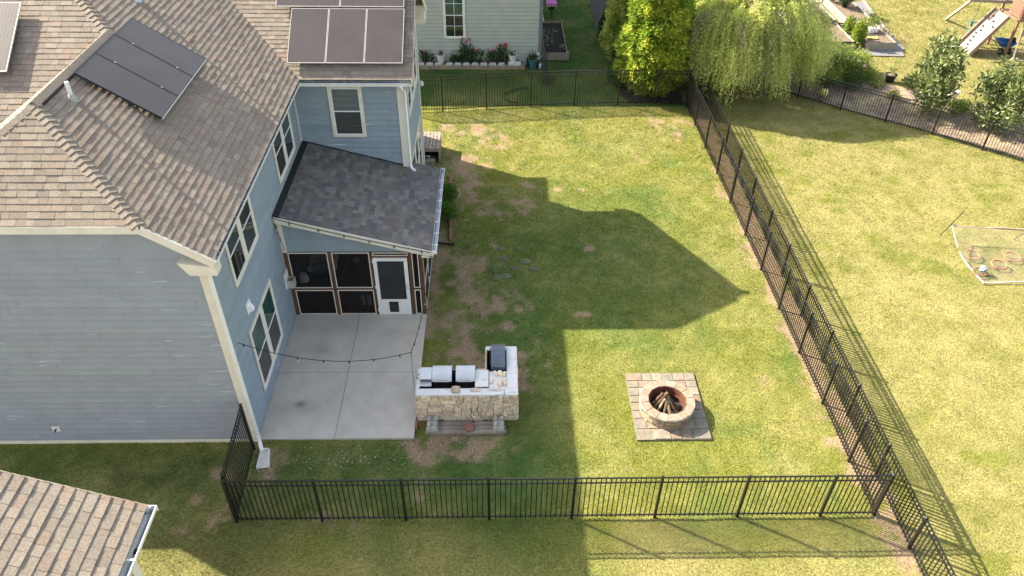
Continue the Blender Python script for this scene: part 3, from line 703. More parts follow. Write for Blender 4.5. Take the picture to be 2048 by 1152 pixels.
n2 = np.array([0,-PT,1])/SL; ze = lambda y: ZE+PT*(y-YV)
for i in range(3):
    x0 = -5.71+i*1.06; solar(np.array([x0,20.36,ze(20.36)])+n2*.12, (1.045,0,0), (0,1.47,1.47*PT), 14)
for i in range(2):
    x0 = -6.16+i*1.81; solar(np.array([x0,21.88,ze(21.88)])+n2*.13, (1.79,0,0), (0,.87,.87*PT), 24)
mb = MB()
for x0 in (-5.6,-4.5,-3.4,-2.8):
    for yy in (20.7,21.5): p = np.array([x0,yy,ze(yy)]); mb.obox(p, (.06,0,0), (0,.06,.04), n2*.115)
mb.build('panel_rail', 'plastic', H)
for i in range(2):
    x0 = -10.78-(i+1)*1.07+.0; solar(np.array([x0,16.42,zm(16.42)])+n2*.13, (1.05,0,0), (0,1.5,1.5*pm), 14)
mb = MB()
for x0 in (-10.95,-11.6): 
    for yy in (16.7,17.5): p = np.array([x0,yy,zm(yy)]); mb.obox(p, (.06,0,0), (0,.06,.04), n2*.12)
mb.build('panel_rail', 'plastic', H)
# windows
wn = dict(U=(0,1,0), N=(1,0,0))
for y0, z0, w, h, k1, k2 in ((13.15,3.85,.995,1.50,'dark','dark'),(17.56,3.83,.985,1.50,'dark','dark'),(13.13,.60,1.03,1.90,'green','green')):
    window(H, (-5.74,y0,z0), wn['U'], wn['N'], w, h, k1); window(H, (-5.74,y0+w,z0), wn['U'], wn['N'], w, h, k2)
window(H, (-4.745,20.40,3.74), (1,0,0), (0,-1,0), .97, 1.60, 'blind')
for i in range(3): window(H, (-2.65,21.35+i*1.03,3.85), (0,1,0), (1,0,0), 1.0, 1.42, 'dark')
for i in range(3): window(H, (-2.65,21.2+i*1.04,.55), (0,1,0), (1,0,0), 1.02, 1.92, 'dark')
# wall vent hood and hose bib plate, exterior light by the rear window
mb = MB(); mb.box(-5.725,-5.70,13.40,13.68,2.84,3.12); mb.hexa([(-5.70,13.46,2.86),(-5.60,13.48,2.90),(-5.60,13.60,2.90),(-5.70,13.62,2.86),(-5.70,13.46,3.05),(-5.64,13.48,3.02),(-5.64,13.60,3.02),(-5.70,13.62,3.05)])
mb.build('vent_hood', 'white', H)
mb = MB(); mb.box(-10.42,-10.24,12.02,12.036,.44,.60); fp = mb.build('wall_plate', 'white', H)
mb = MB(); mb.tube([(-10.32,12.02,.53),(-10.32,11.97,.53),(-10.32,11.95,.49)], .013, 8); mb.ball((-10.32,11.955,.55), (.03,.012,.03), 8); mb.build('hose_tap', 'plastic', fp)
mb = MB(); mb.box(-2.62,-2.60,24.85,25.0,3.25,3.43); wl = mb.build('wall_light', 'white', H)
mb = MB(); mb.lathe([(.0,.10),(.05,.09),(.075,.0),(.06,-.06),(.0,-.06)], (-2.53,24.92,3.35), 12); mb.build('lamp_shade', 'whitepot', wl)

# ---- screened porch (parts of the house)
ZP0, XP0, PSL = 3.56, -5.72, .276
zp = lambda x: ZP0-PSL*(x-XP0); PL = math.sqrt(1+PSL*PSL)
mb = MB(); xr_ = -1.66
shingles(mb, (xr_, 16.42, zp(xr_)), (0,1,0), (-1/PL,0,PSL/PL), [[(0,0),(3.965,0),(3.965,(-XP0-abs(xr_))*PL),(0,(-XP0-abs(xr_))*PL)]], GREY, seed=31, t=.006)
shingles(mb, (xr_, 20.385, zp(xr_)), (0,1,0), (-1/PL,0,PSL/PL), [[(0,0),(.33,0),(.33,(.93)*PL),(0,.93*PL)]], GREY, seed=32, t=.006)
mb.build('porch_roof', 'shingle', H)
mb = MB(); mb.obox((XP0-.0,16.40,ZP0+.012), (.17,0,-.047), (0,3.99,0), (0,0,.012)); mb.obox((XP0+.02,20.36,ZP0+.02), (3.02,0,-3.02*PSL), (0,.022,0), (0,0,.03)); mb.build('flashing', 'plastic', H)
mb = MB()
mb.beam((XP0,16.405,ZP0-.10), (xr_,16.405,zp(xr_)-.10), .03, .17); mb.beam((XP0,20.73,ZP0-.12), (xr_,20.73,zp(xr_)-.12), .02, .15) if False else None
mb.obox((XP0,16.43,ZP0-.20), (xr_-XP0,0,-(xr_-XP0)*PSL), (0,3.95,0), (0,0,.02))
mb.box(-1.98,-1.68,16.39,16.70,2.24,2.30); mb.box(-1.80,-1.67,16.42,20.7,2.30,2.42)
mb.build('porch_fascia', 'cream', H)
gutter(H, (-1.56,16.40,2.47), (-1.56,20.72,2.47), (1,0,0), strap=.55)
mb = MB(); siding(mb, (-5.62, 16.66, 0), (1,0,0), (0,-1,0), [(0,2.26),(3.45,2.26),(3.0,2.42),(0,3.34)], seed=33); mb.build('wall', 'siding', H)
mb = MB(); mb.box(-5.73,-5.60,16.62,16.67,2.25,3.42); mb.build('corner_trim', 'cream', H)
mb = MB(); mb.box(-2.16,-2.10,16.62,16.64,2.24,2.30); mb.build('corner_trim', 'cream', H)
mb = MB()
for x0, x1, z1 in ((-5.72,-5.60,2.25),(-4.54,-4.43,2.25),(-3.42,-3.33,2.25),(-2.38,-2.28,2.25),(-2.08,-1.99,2.28)): mb.box(x0, x1, 16.64, 16.74, .035, z1); mb.build('porch_post', 'wood', H); mb = MB()
for y0 in (17.85,19.1,20.28): mb.box(-2.08,-1.99,y0,y0+.1,.035,2.28); mb.build('porch_post', 'wood', H); mb = MB()
mb.box(-5.60,-2.08,16.65,16.73,2.16,2.25); mb.box(-5.60,-3.42,16.65,16.73,.95,1.02); mb.box(-3.33,-2.38,16.65,16.73,2.06,2.13); mb.box(-2.28,-2.08,16.655,16.73,.95,1.02)
mb.box(-2.07,-2.0,16.74,20.3,2.2,2.29); mb.box(-2.07,-2.0,16.74,20.3,.95,1.02); mb.box(-2.07,-2.0,16.74,20.3,.035,.12); mb.box(-5.6,-3.42,16.65,16.73,.035,.10)
mb.build('porch_rail', 'wood', H)
def scr(u0, u1, z0, z1, axis='x', pos=16.63, nrmd=-1):
    mb = MB(); t_ = .024
    def bx(a0, a1, b0, b1, d0, d1, m_):
        if axis == 'x': m_.box(a0, a1, pos+d0, pos+d1, b0, b1)
        else: m_.box(pos+d0, pos+d1, a0, a1, b0, b1)
    bx(u0,u1,z0,z0+t_,0,.02,mb); bx(u0,u1,z1-t_,z1,0,.02,mb); bx(u0,u0+t_,z0+t_,z1-t_,0,.02,mb); bx(u1-t_,u1,z0+t_,z1-t_,0,.02,mb)
    f = mb.build('screen_frame', 'cream', H); mb = MB(); bx(u0+t_,u1-t_,z0+t_,z1-t_,.008,.011,mb); mb.build('screen', 'screen', f)
    return f
for u0, u1 in ((-5.60,-4.54),(-4.43,-3.42)):
    scr(u0,u1,1.02,2.235); scr(u0,u1,.055,.94)
scr(-2.28,-2.10,1.02,2.235); scr(-2.28,-2.10,.055,.94); scr(-3.33,-2.38,2.13,2.235)
for y0, y1 in ((16.76,17.84),(17.96,19.09),(19.21,20.27)):
    scr(y0,y1,1.03,2.2,'y',-2.0); scr(y0,y1,.12,.95,'y',-2.0)
mb = MB()
for i in range(34):
    x = -5.55+i*.062
    if x < -3.45: mb.box(x, x+.024, 16.80, 16.82, .06, .93)
for i in range(24): y = 16.9+i*.14; mb.box(-2.14,-2.12,y,y+.035,.06,.93)
mb.build('railing', 'wood', H)
# interior shell: floor, ceiling boards
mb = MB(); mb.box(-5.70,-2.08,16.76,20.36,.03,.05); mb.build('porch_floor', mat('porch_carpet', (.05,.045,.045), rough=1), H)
# screen door
mb = MB(); D = (-3.335,-2.405); y = 16.615
mb.box(D[0],D[0]+.10,y,y+.035,.05,2.06); mb.box(D[1]-.10,D[1],y,y+.035,.05,2.06); mb.box(D[0]+.1,D[1]-.1,y,y+.035,1.96,2.06); mb.box(D[0]+.1,D[1]-.1,y,y+.035,.05,.61)
for z in (.22,1.05,1.95): mb.box(D[0]-.022,D[0]+.0,y-.005,y+.02,z-.05,z+.05)
dr = mb.build('screen_door', 'white', H)
mb = MB(); mb.box(D[0]+.10,D[1]-.10,y+.012,y+.02,.61,1.96); mb.build('screen', 'doorscreen', dr)
mb = MB(); mb.box(-3.02,-2.76,y-.012,y-.002,.15,.53); mb.box(-2.93,-2.82,y-.016,y-.012,.16,.19); mb.build('pet_flap', 'doorscreen', dr)
mb = MB(); mb.box(D[0]+.10,D[1]-.10,y+.005,y+.03,1.30,1.325); mb.build('mid_bar', 'doorscreen', dr)
mb = MB(); mb.tube([(-2.45,y-.03,1.0),(-2.45,y-.03,1.15)], .012, 8); mb.build('handle', 'steel', dr)
# mailbox-like cubby hung beside the porch
mb = MB(); mb.box(-5.72,-5.70,16.30,16.66,1.22,1.72)
cb = mb.build('wall_plate', 'white', H)
mb = MB(); mb.box(-5.70,-5.50,16.34,16.36,1.24,1.50); mb.box(-5.70,-5.50,16.54,16.56,1.24,1.50); mb.box(-5.70,-5.50,16.36,16.54,1.24,1.26); mb.box(-5.52,-5.50,16.36,16.54,1.26,1.50); mb.build('hose_box', 'concrete2', cb)

# ---- things on the porch
L_ = thing('sofa', (-5.2,18.6,.05), 'dark sofa with rumpled white bedding inside the screened porch', 'sofa')
mb = MB(); mb.box(-5.68,-4.6,17.85,19.3,.05,.45); mb.build('seat', 'plastic', L_)
mb = MB(); mb.box(-5.68,-4.6,19.31,19.5,.05,.95); mb.build('backrest', 'plastic', L_)
mb = MB()
bz_ = lambda a, b_: .52+.07*math.sin(a*7+b_*3)+.05*math.sin(b_*11+a*4)+.12*max(0,(b_-18.3))
for i in range(9):
    for j in range(9):
        x = -5.58+i*.095-.05*j*.3; y = 18.0+j*.15; q = [(x,y),(x+.095,y),(x+.095-.015,y+.15),(x-.015,y+.15)]
        mb.poly([(a,b_,bz_(a,b_)) for a, b_ in q])
mb.build('blanket', 'fabric', L_, smooth=True)
mb = MB(); mb.hexa([(-5.40,17.90,.56),(-5.05,17.90,.56),(-5.05,18.02,.56),(-5.40,18.02,.56),(-5.38,17.96,.80),(-5.05,17.96,.80),(-5.05,18.06,.80),(-5.38,18.06,.80)]); solo('cushion', mb, 'teal', (-5.2,17.95,.56), 'teal cushion leaning on the white bedding in the porch', 'cushion')
L_ = thing('side_table', (-5.48,17.25,.05), 'small dark side table beside the lamp in the porch', 'table')
mb = MB(); mb.lathe([(0,.47),(.2,.47),(.2,.50),(0,.50)], (-5.48,17.25,.05), 20); mb.build('table_top', 'wood', L_)
mb = MB(); mb.tube([(-5.48,17.25,.05),(-5.48,17.25,.52)], .03, 8); mb.build('leg', 'wood', L_)
L_ = thing('table_lamp', (-5.50,17.28,.55), 'white shaded table lamp behind the left porch screen', 'lamp')
mb = MB(); mb.lathe([(.0,0),(.07,0),(.08,.08),(.03,.16),(.02,.26)], (-5.50,17.28,.55), 14); mb.build('base', 'plastic', L_)
mb = MB(); mb.lathe([(.15,.24),(.10,.46),(.0,.46)], (-5.50,17.28,.55), 18); mb.build('lamp_shade', 'white', L_)
mb = MB(); mb.ball((-4.0,17.55,1.3), (.10,.10,.09), 14); L_ = thing('hanging_lantern', (-4.0,17.55,1.4), 'round orange lantern hanging inside the porch', 'lantern'); mb.build('globe', 'orange', L_)
mb = MB(); mb.tube([(-4.0,17.55,1.38),(-4.0,17.55,2.8)], .006, 5); mb.build('cord', 'plastic', L_)
mb = MB(); mb.box(-5.735,-5.715,16.78,20.36,.04,3.0); mb.box(-5.70,-2.68,20.365,20.385,.04,2.6); mb.build('porch_shade_sheet', mat('porch_shade_dark', (.035,.03,.028), rough=.9), H)  # dark sheets over the walls, standing in for the porch's inner shade
for i in range(2):
    mb = MB(); x = -3.83+i*.17; mb.hexa([(x,16.84,.22),(x+.10,16.84,.22),(x+.10,16.90,.22),(x,16.90,.22),(x-.015,16.84,.55),(x+.085,16.84,.55),(x+.085,16.90,.55),(x-.015,16.90,.55)])
    solo('slipper', mb, 'white', (x,16.87,.05), 'pale pair of panels leaning behind the lower porch screen', 'panel', 'pale panels behind the porch screen') if False else solo('panel_board', mb, 'whitepot', (x,16.87,.05), ('left' if i == 0 else 'right')+' one of two pale boards standing behind the lower porch screen', 'board')

# ------------------------------------------------------------------ fences
def fence(posts, h, label, group=None, top2=.17, bot=.10, pw=.055, pk=.107, wire=False):
    """posts: list of (x, y); one thing with every post and every panel a part"""
    f = thing('metal_fence', (posts[0][0], posts[0][1], 0), label, 'fence', group)
    for (x, y) in posts:
        mb = MB(); a = pw/2; mb.box(x-a, x+a, y-a, y+a, -.1, h+.01); p = mb.build('post', 'black', f)
        mb = MB(); b_ = a+.008; mb.hexa([(x-b_,y-b_,h+.012),(x+b_,y-b_,h+.012),(x+b_,y+b_,h+.012),(x-b_,y+b_,h+.012),(x-.012,y-.012,h+.045),(x+.012,y-.012,h+.045),(x+.012,y+.012,h+.045),(x-.012,y+.012,h+.045)]); mb.build('cap', 'black', p)
    for (xa, ya), (xb, yb) in zip(posts[:-1], posts[1:]):
        a = np.array([xa, ya, 0.]); b_ = np.array([xb, yb, 0.]); d = b_-a; L = np.linalg.norm(d); d /= L; a = a+d*pw/2; L -= pw
        mb = MB()
        for z in (h-.015, h-top2, bot): mb.beam(a+np.array([0,0,z]), a+d*L+np.array([0,0,z]), .026, .026)
        n = max(2, int(round(L/pk)))
        for i in range(1, n):
            q = a+d*(L*i/n); mb.beam(q+np.array([0,0,.03]), q+np.array([0,0,h-.022]), .019, .019, up=(d[0],d[1],0))
        mb.build('fence_panel', 'black', f)
    return f
fx = [-5.66,-3.80,-1.98,-.16,1.65,3.48,5.31,7.16,8.36]
fence([(x, 9.82) for x in fx], 1.42, 'black metal picket fence running straight across the front of the lawn')
fence([(-5.66,9.90),(-5.76,11.80)], 1.55, 'short black fence run between the blue house corner and the front fence', pk=.105)
iy = [9.88,11.3,13.13,15.0,16.86,18.72,20.6,22.6,24.6,26.55,28.45,30.2]
fence([(8.36-.008*(y-9.8), y) for y in iy], 1.42, 'inner black fence on the right side of the fire pit lawn', 'parallel fences on the right')
oy = [7.1,8.99,10.88,12.72,14.66,16.55,18.5,20.4,22.41,24.38,26.32,28.26,30.2,32.1]
fence([(8.80+.008*(y-9.0), y) for y in oy], 1.10, 'lower outer black fence on the right side, nearest the larger right lawn', 'parallel fences on the right', top2=.15)
fence([(-4.0,29.62),(-2.19,29.7),(-.36,29.94),(1.52,30.14),(3.39,30.29),(5.27,30.34),(6.8,30.33),(8.2,30.3)], 1.55, 'black fence along the back of the lawn in front of the green house')
rp = [(9.0,35.0),(10.4,33.75),(11.88,32.4),(13.31,31.11),(14.74,29.84),(16.23,28.73),(17.7,27.62),(19.15,26.38),(20.6,25.1),(22.1,23.8)]
fence(rp, 1.2, 'angled black fence in front of the bark bed and glossy bushes', top2=.16)

# ------------------------------------------------------------------ outdoor kitchen
K = thing('outdoor_kitchen', (-.7, 13.1, 0), 'L-shaped outdoor kitchen counter faced with stacked tan stone and white marble edging', 'counter')
STN = [(0.704, 0.558, 0.397), (0.748, 0.604, 0.435), (0.638, 0.502, 0.361), (0.715, 0.593, 0.453), (0.671, 0.532, 0.397), (0.781, 0.635, 0.462), (0.605, 0.486, 0.37), (0.704, 0.542, 0.351), (0.66, 0.521, 0.407)]
def stoneface(mb, O, U, N, w, h, seed):
    O, U, N = [np.array(q, float) for q in (O, U, N)]; Z = np.array([0,0,1.]); r = random.Random(seed); z = 0
    mb.obox(O-N*.02, U*w, Z*h, N*.018, (.10,.085,.07))
    while z < h-.01:
        hh = min(r.choice([.08,.10,.13,.16]), h-z)
        if h-z-hh < .03: hh = h-z
        u = 0
        while u < w-.005:
            ww = min(r.choice([.12,.18,.24,.30,.36]), w-u)
            if w-u-ww < .05: ww = w-u
            c = r.choice(STN); k_ = r.uniform(.86,1.1); c = tuple(q*k_ for q in c); parts = [(z, hh)] if r.random() < .6 or hh < .09 else [(z, hh*.5), (z+hh*.5, hh*.5)]
            for (zz, h2) in parts:
                pr = r.uniform(.012,.045); j = lambda: r.uniform(-.004,.004)
                g_ = .003
                a = [O+U*(u+g_)+Z*(zz+g_), O+U*(u+ww-g_)+Z*(zz+g_), O+U*(u+ww-g_)+Z*(zz+h2-g_), O+U*(u+g_)+Z*(zz+h2-g_)]
                cx = [(.006,.006),(-.006,.006),(-.006,-.006),(.006,-.006)]
                b_ = [p+U*(q[0]+j())+Z*(q[1]+j())+N*(pr+j()) for p, q in zip(a, cx)]
                mb.hexa([*a, *b_], c)
            u += ww
        z += hh
hz = .90
mb = MB(); stoneface(mb, (-1.93,12.66,0), (1,0,0), (0,-1,0), 2.10, hz, 1); mb.build('stone_wall', 'stone', K)
mb = MB(); stoneface(mb, (.17,12.65,0), (1,0,0), (0,-1,0), .34, hz, 21); stoneface(mb, (.51,12.66,0), (0,1,0), (1,0,0), 1.66, hz, 2); stoneface(mb, (.50,14.32,0), (-1,0,0), (0,1,0), .74, hz, 3); mb.build('stone_wall', 'stone', K)
mb = MB(); stoneface(mb, (-.24,14.31,0), (0,-1,0), (-1,0,0), .80, hz, 4); stoneface(mb, (-.25,13.52,0), (-1,0,0), (0,1,0), 1.67, hz, 5); stoneface(mb, (-1.93,13.51,0), (0,-1,0), (-1,0,0), .85, hz, 6); mb.build('stone_wall', 'stone', K)
mb = MB()      # marble border tiles round the open tops
z0, z1 = .90, .925
for x in np.arange(-1.94, .20, .535): mb.box(x, min(x+.53,.20), 12.64, 12.86, z0, z1)
mb.box(.205,.53,12.64,12.86,z0,z1); 
mb.box(-1.94,-1.86,12.865,13.53,z0,z1)
for y in np.arange(12.865, 14.3, .49): mb.box(.27,.53,y,min(y+.485,14.34),z0,z1)
mb.box(-.26,.265,14.20,14.34,z0,z1)
mb.build('countertop', 'marble', K)
mb = MB(); mb.box(-1.855,.265,12.87,13.50,.55,.62); mb.box(-.235,.265,13.50,14.195,.55,.62); mb.box(-1.90,.48,12.69,12.72,.1,.89); mb.build('cavity', 'dark', K)
mb = MB(); mb.box(-.175,.265,12.87,13.45,.885,.905); mb.build('tile_shelf', 'marble', K)
mb = MB(); mb.tube([(-.62,12.60,.50),(-.60,12.57,.42),(-.63,12.56,.30),(-.58,12.54,.16),(-.52,12.50,.04)], .009, 6); mb.tube([(-.47,12.60,.52),(-.45,12.57,.42),(-.42,12.56,.34),(-.43,12.55,.25)], .009, 6); mb.build('cable', 'hose', K)
# two grills side by side
def grill(x0, x1, label):
    g_ = thing('gas_grill', ((x0+x1)/2, 13.3, .6), label, 'grill', 'grills set in the stone counter')
    mb = MB(); mb.box(x0+.01,x1-.01,13.06,13.50,.62,.93); mb.box(x0-.01,x1+.01,13.50,13.56,.80,.95); mb.build('body', 'plastic', g_)
    mb = MB(); n_ = 8; prof = [(13.075,.94)]+[(13.09+.44*(1-math.cos(t))/2, .965+.115*math.sin(t*.78)) for t in np.linspace(.25, math.pi*.98, n_)]+[(13.56,.93)]
    for i in range(len(prof)-1):
        (ya, za), (yb, zb) = prof[i], prof[i+1]; mb.poly([(x0,ya,za),(x1,ya,za),(x1,yb,zb),(x0,yb,zb)])
    for x in (x0, x1): mb.poly([(x, y_, z_) for y_, z_ in prof])
    mb.build('lid', 'steel', g_, smooth=False)
    mb = MB(); mb.tube([(x0+.06,13.045,.975),(x1-.06,13.045,.975)], .011, 8); mb.box(x0+.07,x0+.09,13.05,13.08,.965,.985); mb.box(x1-.09,x1-.07,13.05,13.08,.965,.985); mb.build('handle', 'steel', g_)
    mb = MB(); mb.box(x0+.03,x1-.03,12.88,13.05,.63,.80); mb.build('control_panel', 'dark', g_)
    return g_
grill(-1.565,-1.085,'left of two closed stainless steel grill lids on the stone counter')
grill(-.985,-.515,'right of two closed stainless steel grill lids on the stone counter')
g_ = thing('side_burner', (-1.72,13.25,.9), 'small silver side burner box with louvred front at the left end of the counter', 'burner')
mb = MB(); mb.box(-1.865,-1.575,13.08,13.47,.90,1.04); mb.build('box', 'steel', g_)
mb = MB()
for i in range(5): mb.box(-1.84+i*.052,-1.80+i*.052,13.070,13.079,.955,1.0)
mb.build('louvre', 'dark', g_)
mb = MB(); mb.box(-1.86,-1.575,12.95,13.065,.89,.93); mb.build('tray', 'steel', g_)
mb = MB(); mb.tube([(-1.86,13.3,1.0),(-1.93,13.27,.98),(-1.95,13.2,.96),(-1.90,13.17,.95)], .008, 6); mb.build('hose', 'hose', g_)
mb = MB(); mb.box(-.51,-.185,12.89,13.46,.928,.95); solo('marble_slab', mb, 'marble', (-.35,13.2,.93), 'square white marble slab lying right of the grills', 'slab')
g_ = thing('griddle', (.07,13.9,.9), 'dark grey curved griddle lid with a rusty patch in the short counter leg', 'grill')
mb = MB(); n_ = 9; pr = [(13.50+.82*i/(n_-1), .93+.16*math.sin(math.pi*(.18+.64*i/(n_-1)))) for i in range(n_)]
for i in range(n_-1):
    (ya, za), (yb, zb) = pr[i], pr[i+1]; mb.poly([(-.12,ya,za),(.235,ya,za),(.235,yb,zb),(-.12,yb,zb)])
for x in (-.12,.235): mb.poly([(x,13.50,.85)]+[(x,y_,z_) for y_, z_ in pr]+[(x,14.32,.85)])
mb.poly([(-.12,13.5,.85),(.235,13.5,.85),(.235,13.5,pr[0][1]),(-.12,13.5,pr[0][1])]); mb.build('lid', 'grilllid', g_)
mb = MB(); mb.tube([(-.145,13.6,1.0),(-.145,13.9,1.04),(-.145,14.2,1.0)], .01, 8); mb.build('handle', 'plastic', g_)
# loose stones
def rock(x, y, z, sx, sy, sz, ang, label, col, group='loose stones lying on the counter', seed=0, name='stone', cat='stone', m_='stone'):
    r = random.Random(seed+int(x*100)); mb = MB(); n_ = 8; ca, sa = math.cos(ang), math.sin(ang); top = []; bot_ = []
    for i in range(n_):
        t_ = 2*math.pi*i/n_; k_ = r.uniform(.85,1.1); px = sx/2*k_*np.sign(math.cos(t_))*abs(math.cos(t_))**.6; py = sy/2*k_*np.sign(math.sin(t_))*abs(math.sin(t_))**.6
        bot_.append((x+px*ca-py*sa, y+px*sa+py*ca, z)); top.append((x+(px*ca-py*sa)*.86, y+(px*sa+py*ca)*.86, z+sz*r.uniform(.85,1.05)))
    mb.poly(top, col)
    for i in range(n_): j = (i+1) % n_; mb.poly([bot_[i], bot_[j], top[j], top[i]], tuple(q*.95 for q in col))
    return solo(name, mb, m_, (x,y,z), label, cat, group)
for i, (x, y, sx, sy, a, l) in enumerate([(-.12,13.12,.09,.24,-.1,'long narrow tan stone, leftmost on the tiled shelf'),(-.01,13.36,.07,.20,.35,'tilted narrow stone behind the leftmost stone on the tiled shelf'),
    (.09,13.36,.14,.20,.1,'broad stone at the back middle of the tiled shelf'),(.20,13.33,.09,.18,-.35,'small stone at the back right of the tiled shelf'),(.09,13.02,.13,.20,0,'pale squarish stone at the front middle of the tiled shelf'),(.21,13.06,.11,.22,.05,'brownish stone at the front right of the tiled shelf')]):
    rock(x, y, .906, sx, sy, .05, a, l, STN[(i*2+1) % 9], seed=i)
rock(-.98,12.80,.926,.26,.24,.05,0,'tan flagstone sitting on the marble edge below the grills',(.42,.33,.23), seed=9)
rock(-.50,12.80,.926,.30,.13,.03,0,'thin flat tan stone on the marble edge left of the tiled shelf',(.52,.44,.34), seed=11)
rock(.02,12.80,.926,.34,.09,.025,0,'long pale stone strip on the marble edge below the tiled shelf',(.55,.48,.40), seed=13)
# timber base with concrete blocks in front of the counter
for i, (y, z, l) in enumerate([(12.24,.085,'front grey timber beam below the stone counter'),(12.37,.075,'middle grey timber beam below the stone counter'),(12.50,.075,'back grey timber beam nearest the stone counter')]):
    mb = MB(); mb.box(-1.72+i*.015,.25-i*.02,y-.055,y+.055,.0,z); solo('timber_beam', mb, 'woodgrey', (-.7,y,0), l, 'beam', 'grey timber beams below the counter')
def deckblock(x, label):
    mb = MB(); y0, y1, z0, z1 = 12.22, 12.60, .09, .24; a = .135
    mb.hexa([(x-a,y0,z0),(x+a,y0,z0),(x+a,y1,z0),(x-a,y1,z0),(x-a*.92,y0+.02,z1-.03),(x+a*.92,y0+.02,z1-.03),(x+a*.92,y1-.02,z1-.03),(x-a*.92,y1-.02,z1-.03)])
    for sx in (-1,1):
        for (ya, yb) in ((y0+.22,y0+.35),(y0+.04,y0+.17)): mb.hexa([(x+sx*.03,ya,z1-.03),(x+sx*.12,ya,z1-.03),(x+sx*.12,yb,z1-.03),(x+sx*.03,yb,z1-.03),(x+sx*.04,ya+.01,z1+.03),(x+sx*.11,ya+.01,z1+.03),(x+sx*.11,yb-.01,z1+.03),(x+sx*.04,yb-.01,z1+.03)])
    solo('deck_block', mb, 'concrete2', (x,12.4,.09), label, 'block', 'concrete deck blocks on the timber beams')
deckblock(-1.56,'notched concrete deck block on the left end of the timber beams'); deckblock(.06,'notched concrete deck block on the right end of the timber beams')
mb = MB(); mb.lathe([(0,0),(.13,0),(.135,.05),(.115,.065),(0,.065)], (-.66,12.33,.09), 7, (.26,.11,.09)); solo('paver', mb, 'redstone', (-.66,12.33,.09), 'seven-sided dull red paver on the middle of the timber beams', 'paver')
mb = MB(); mb.box(-1.99,-1.93,12.36,12.58,0,.10); solo('brick', mb, 'redstone', (-1.96,12.47,0), 'red brick on edge at the foot of the light pole', 'brick')
# pole for the string lights
p_ = thing('light_pole', (-1.96,12.72,0), 'thin grey pole at the patio edge holding up the string lights', 'pole')
mb = MB(); mb.tube([(-1.96,12.70,.0),(-1.95,12.72,2.26)], .016, 8); mb.build('pole', 'gutterin', p_)
mb = MB(); mb.tube([(-1.95,12.72,2.26),(-1.95,12.70,2.31),(-1.93,12.69,2.28)], .007, 6); mb.build('hook', 'plastic', p_)
# string lights
S_ = thing('string_lights', (-5.70,12.41,2.90), 'black string of bulbs swagged over the patio to the pole and porch roof', 'string lights')
def sag(a, b_, s_, n=18):
    a, b_ = np.array(a, float), np.array(b_, float); return [a+(b_-a)*t_-np.array([0,0,s_*4*t_*(1-t_)]) for t_ in np.linspace(0,1,n)]
seg = [sag((-5.69,12.41,2.90),(-1.95,12.72,2.28),.42,26), sag((-1.95,12.72,2.28),(-1.72,16.36,2.33),.35,20), sag((-1.72,16.37,zp(-1.72)-.03),(-5.70,16.37,zp(-5.70)-.03),.05,20), sag((-5.69,16.37,3.48),(-5.64,16.60,2.35),.02,8)]
mb = MB()
for s_ in seg: mb.tube(s_, .0085, 5)
mb.build('cord', 'hose', S_)
def at_len(path, f):
    i = min(int(f*(len(path)-1)), len(path)-2); t_ = f*(len(path)-1)-i; return path[i]*(1-t_)+path[i+1]*t_
bl = [(seg[0], f) for f in (.03,.32,.47,.62,.77,.93)]+[(seg[1], f) for f in (.13,.33,.6,.85)]+[(seg[2], f) for f in (.06,.24,.40,.56,.72,.90)]+[(seg[3], .2),(seg[3], .6)]
for s_, f in bl:
    p = at_len(s_, f); mb = MB(); mb.tube([p+np.array([0,0,.01]), p-np.array([0,0,.065])], .015, 8); so = mb.build('socket', 'plastic', S_)
    mb = MB(); mb.ball(p-np.array([0,0,.095]), (.021,.021,.033), 10); mb.build('bulb', 'bulb', so, smooth=True)
# splash block
mb = MB(); a = [(-5.58,11.76),(-5.38,11.78),(-5.27,11.24),(-5.56,11.20)]; o_ = [np.array([x,y,0.]) for x, y in a]
mb.poly([p+np.array([0,0,.03]) for p in o_])
for i in range(4):
    if i == 2: continue
    p, q = o_[i], o_[(i+1) % 4]; d = (q-p); nn = np.array([-d[1],d[0],0]); nn /= np.linalg.norm(nn); nn = -nn if nn@(np.mean(o_,0)-p) < 0 else nn
    mb.obox(p, d, nn*.035, (0,0,.085))
solo('splash_block', mb, 'whitepot', (-5.4,11.5,0), 'pale concrete splash block on the grass below the corner downspout', 'splash block')

# ------------------------------------------------------------------ fire pit
FC = np.array([4.27,12.93]); 
fp = thing('fire_pit', (FC[0],FC[1],0), 'round stone fire pit with terracotta coping on the paver pad', 'fire pit')
mb = MB(); r = random.Random(3); zc = .03
for row in range(4):
    hh = .078; n_ = 15; off = (row % 2)*.5+r.uniform(0,.2)
    for i in range(n_):
        t0, t1 = (i+off)/n_*2*math.pi+.006, (i+1+off)/n_*2*math.pi-.006; ro = .665+r.uniform(-.012,.016); c = r.choice([(.30,.235,.155),(.33,.27,.185),(.26,.19,.13),(.35,.28,.19),(.28,.175,.12),(.28,.235,.175)])
        P_ = lambda rr, t_, z: (FC[0]+rr*math.cos(t_), FC[1]+rr*math.sin(t_), z)
        tm = (t0+t1)/2
        mb.hexa([P_(.50,t0,zc),P_(ro,t0,zc),P_(ro,t1,zc),P_(.50,t1,zc),P_(.50,t0,zc+hh-.004),P_(ro-.006,t0,zc+hh-.004),P_(ro-.006,t1,zc+hh-.004),P_(.50,t1,zc+hh-.004)], c)
    zc += hh
mb.build('wall', 'stone', fp)
mb = MB(); n_ = 14
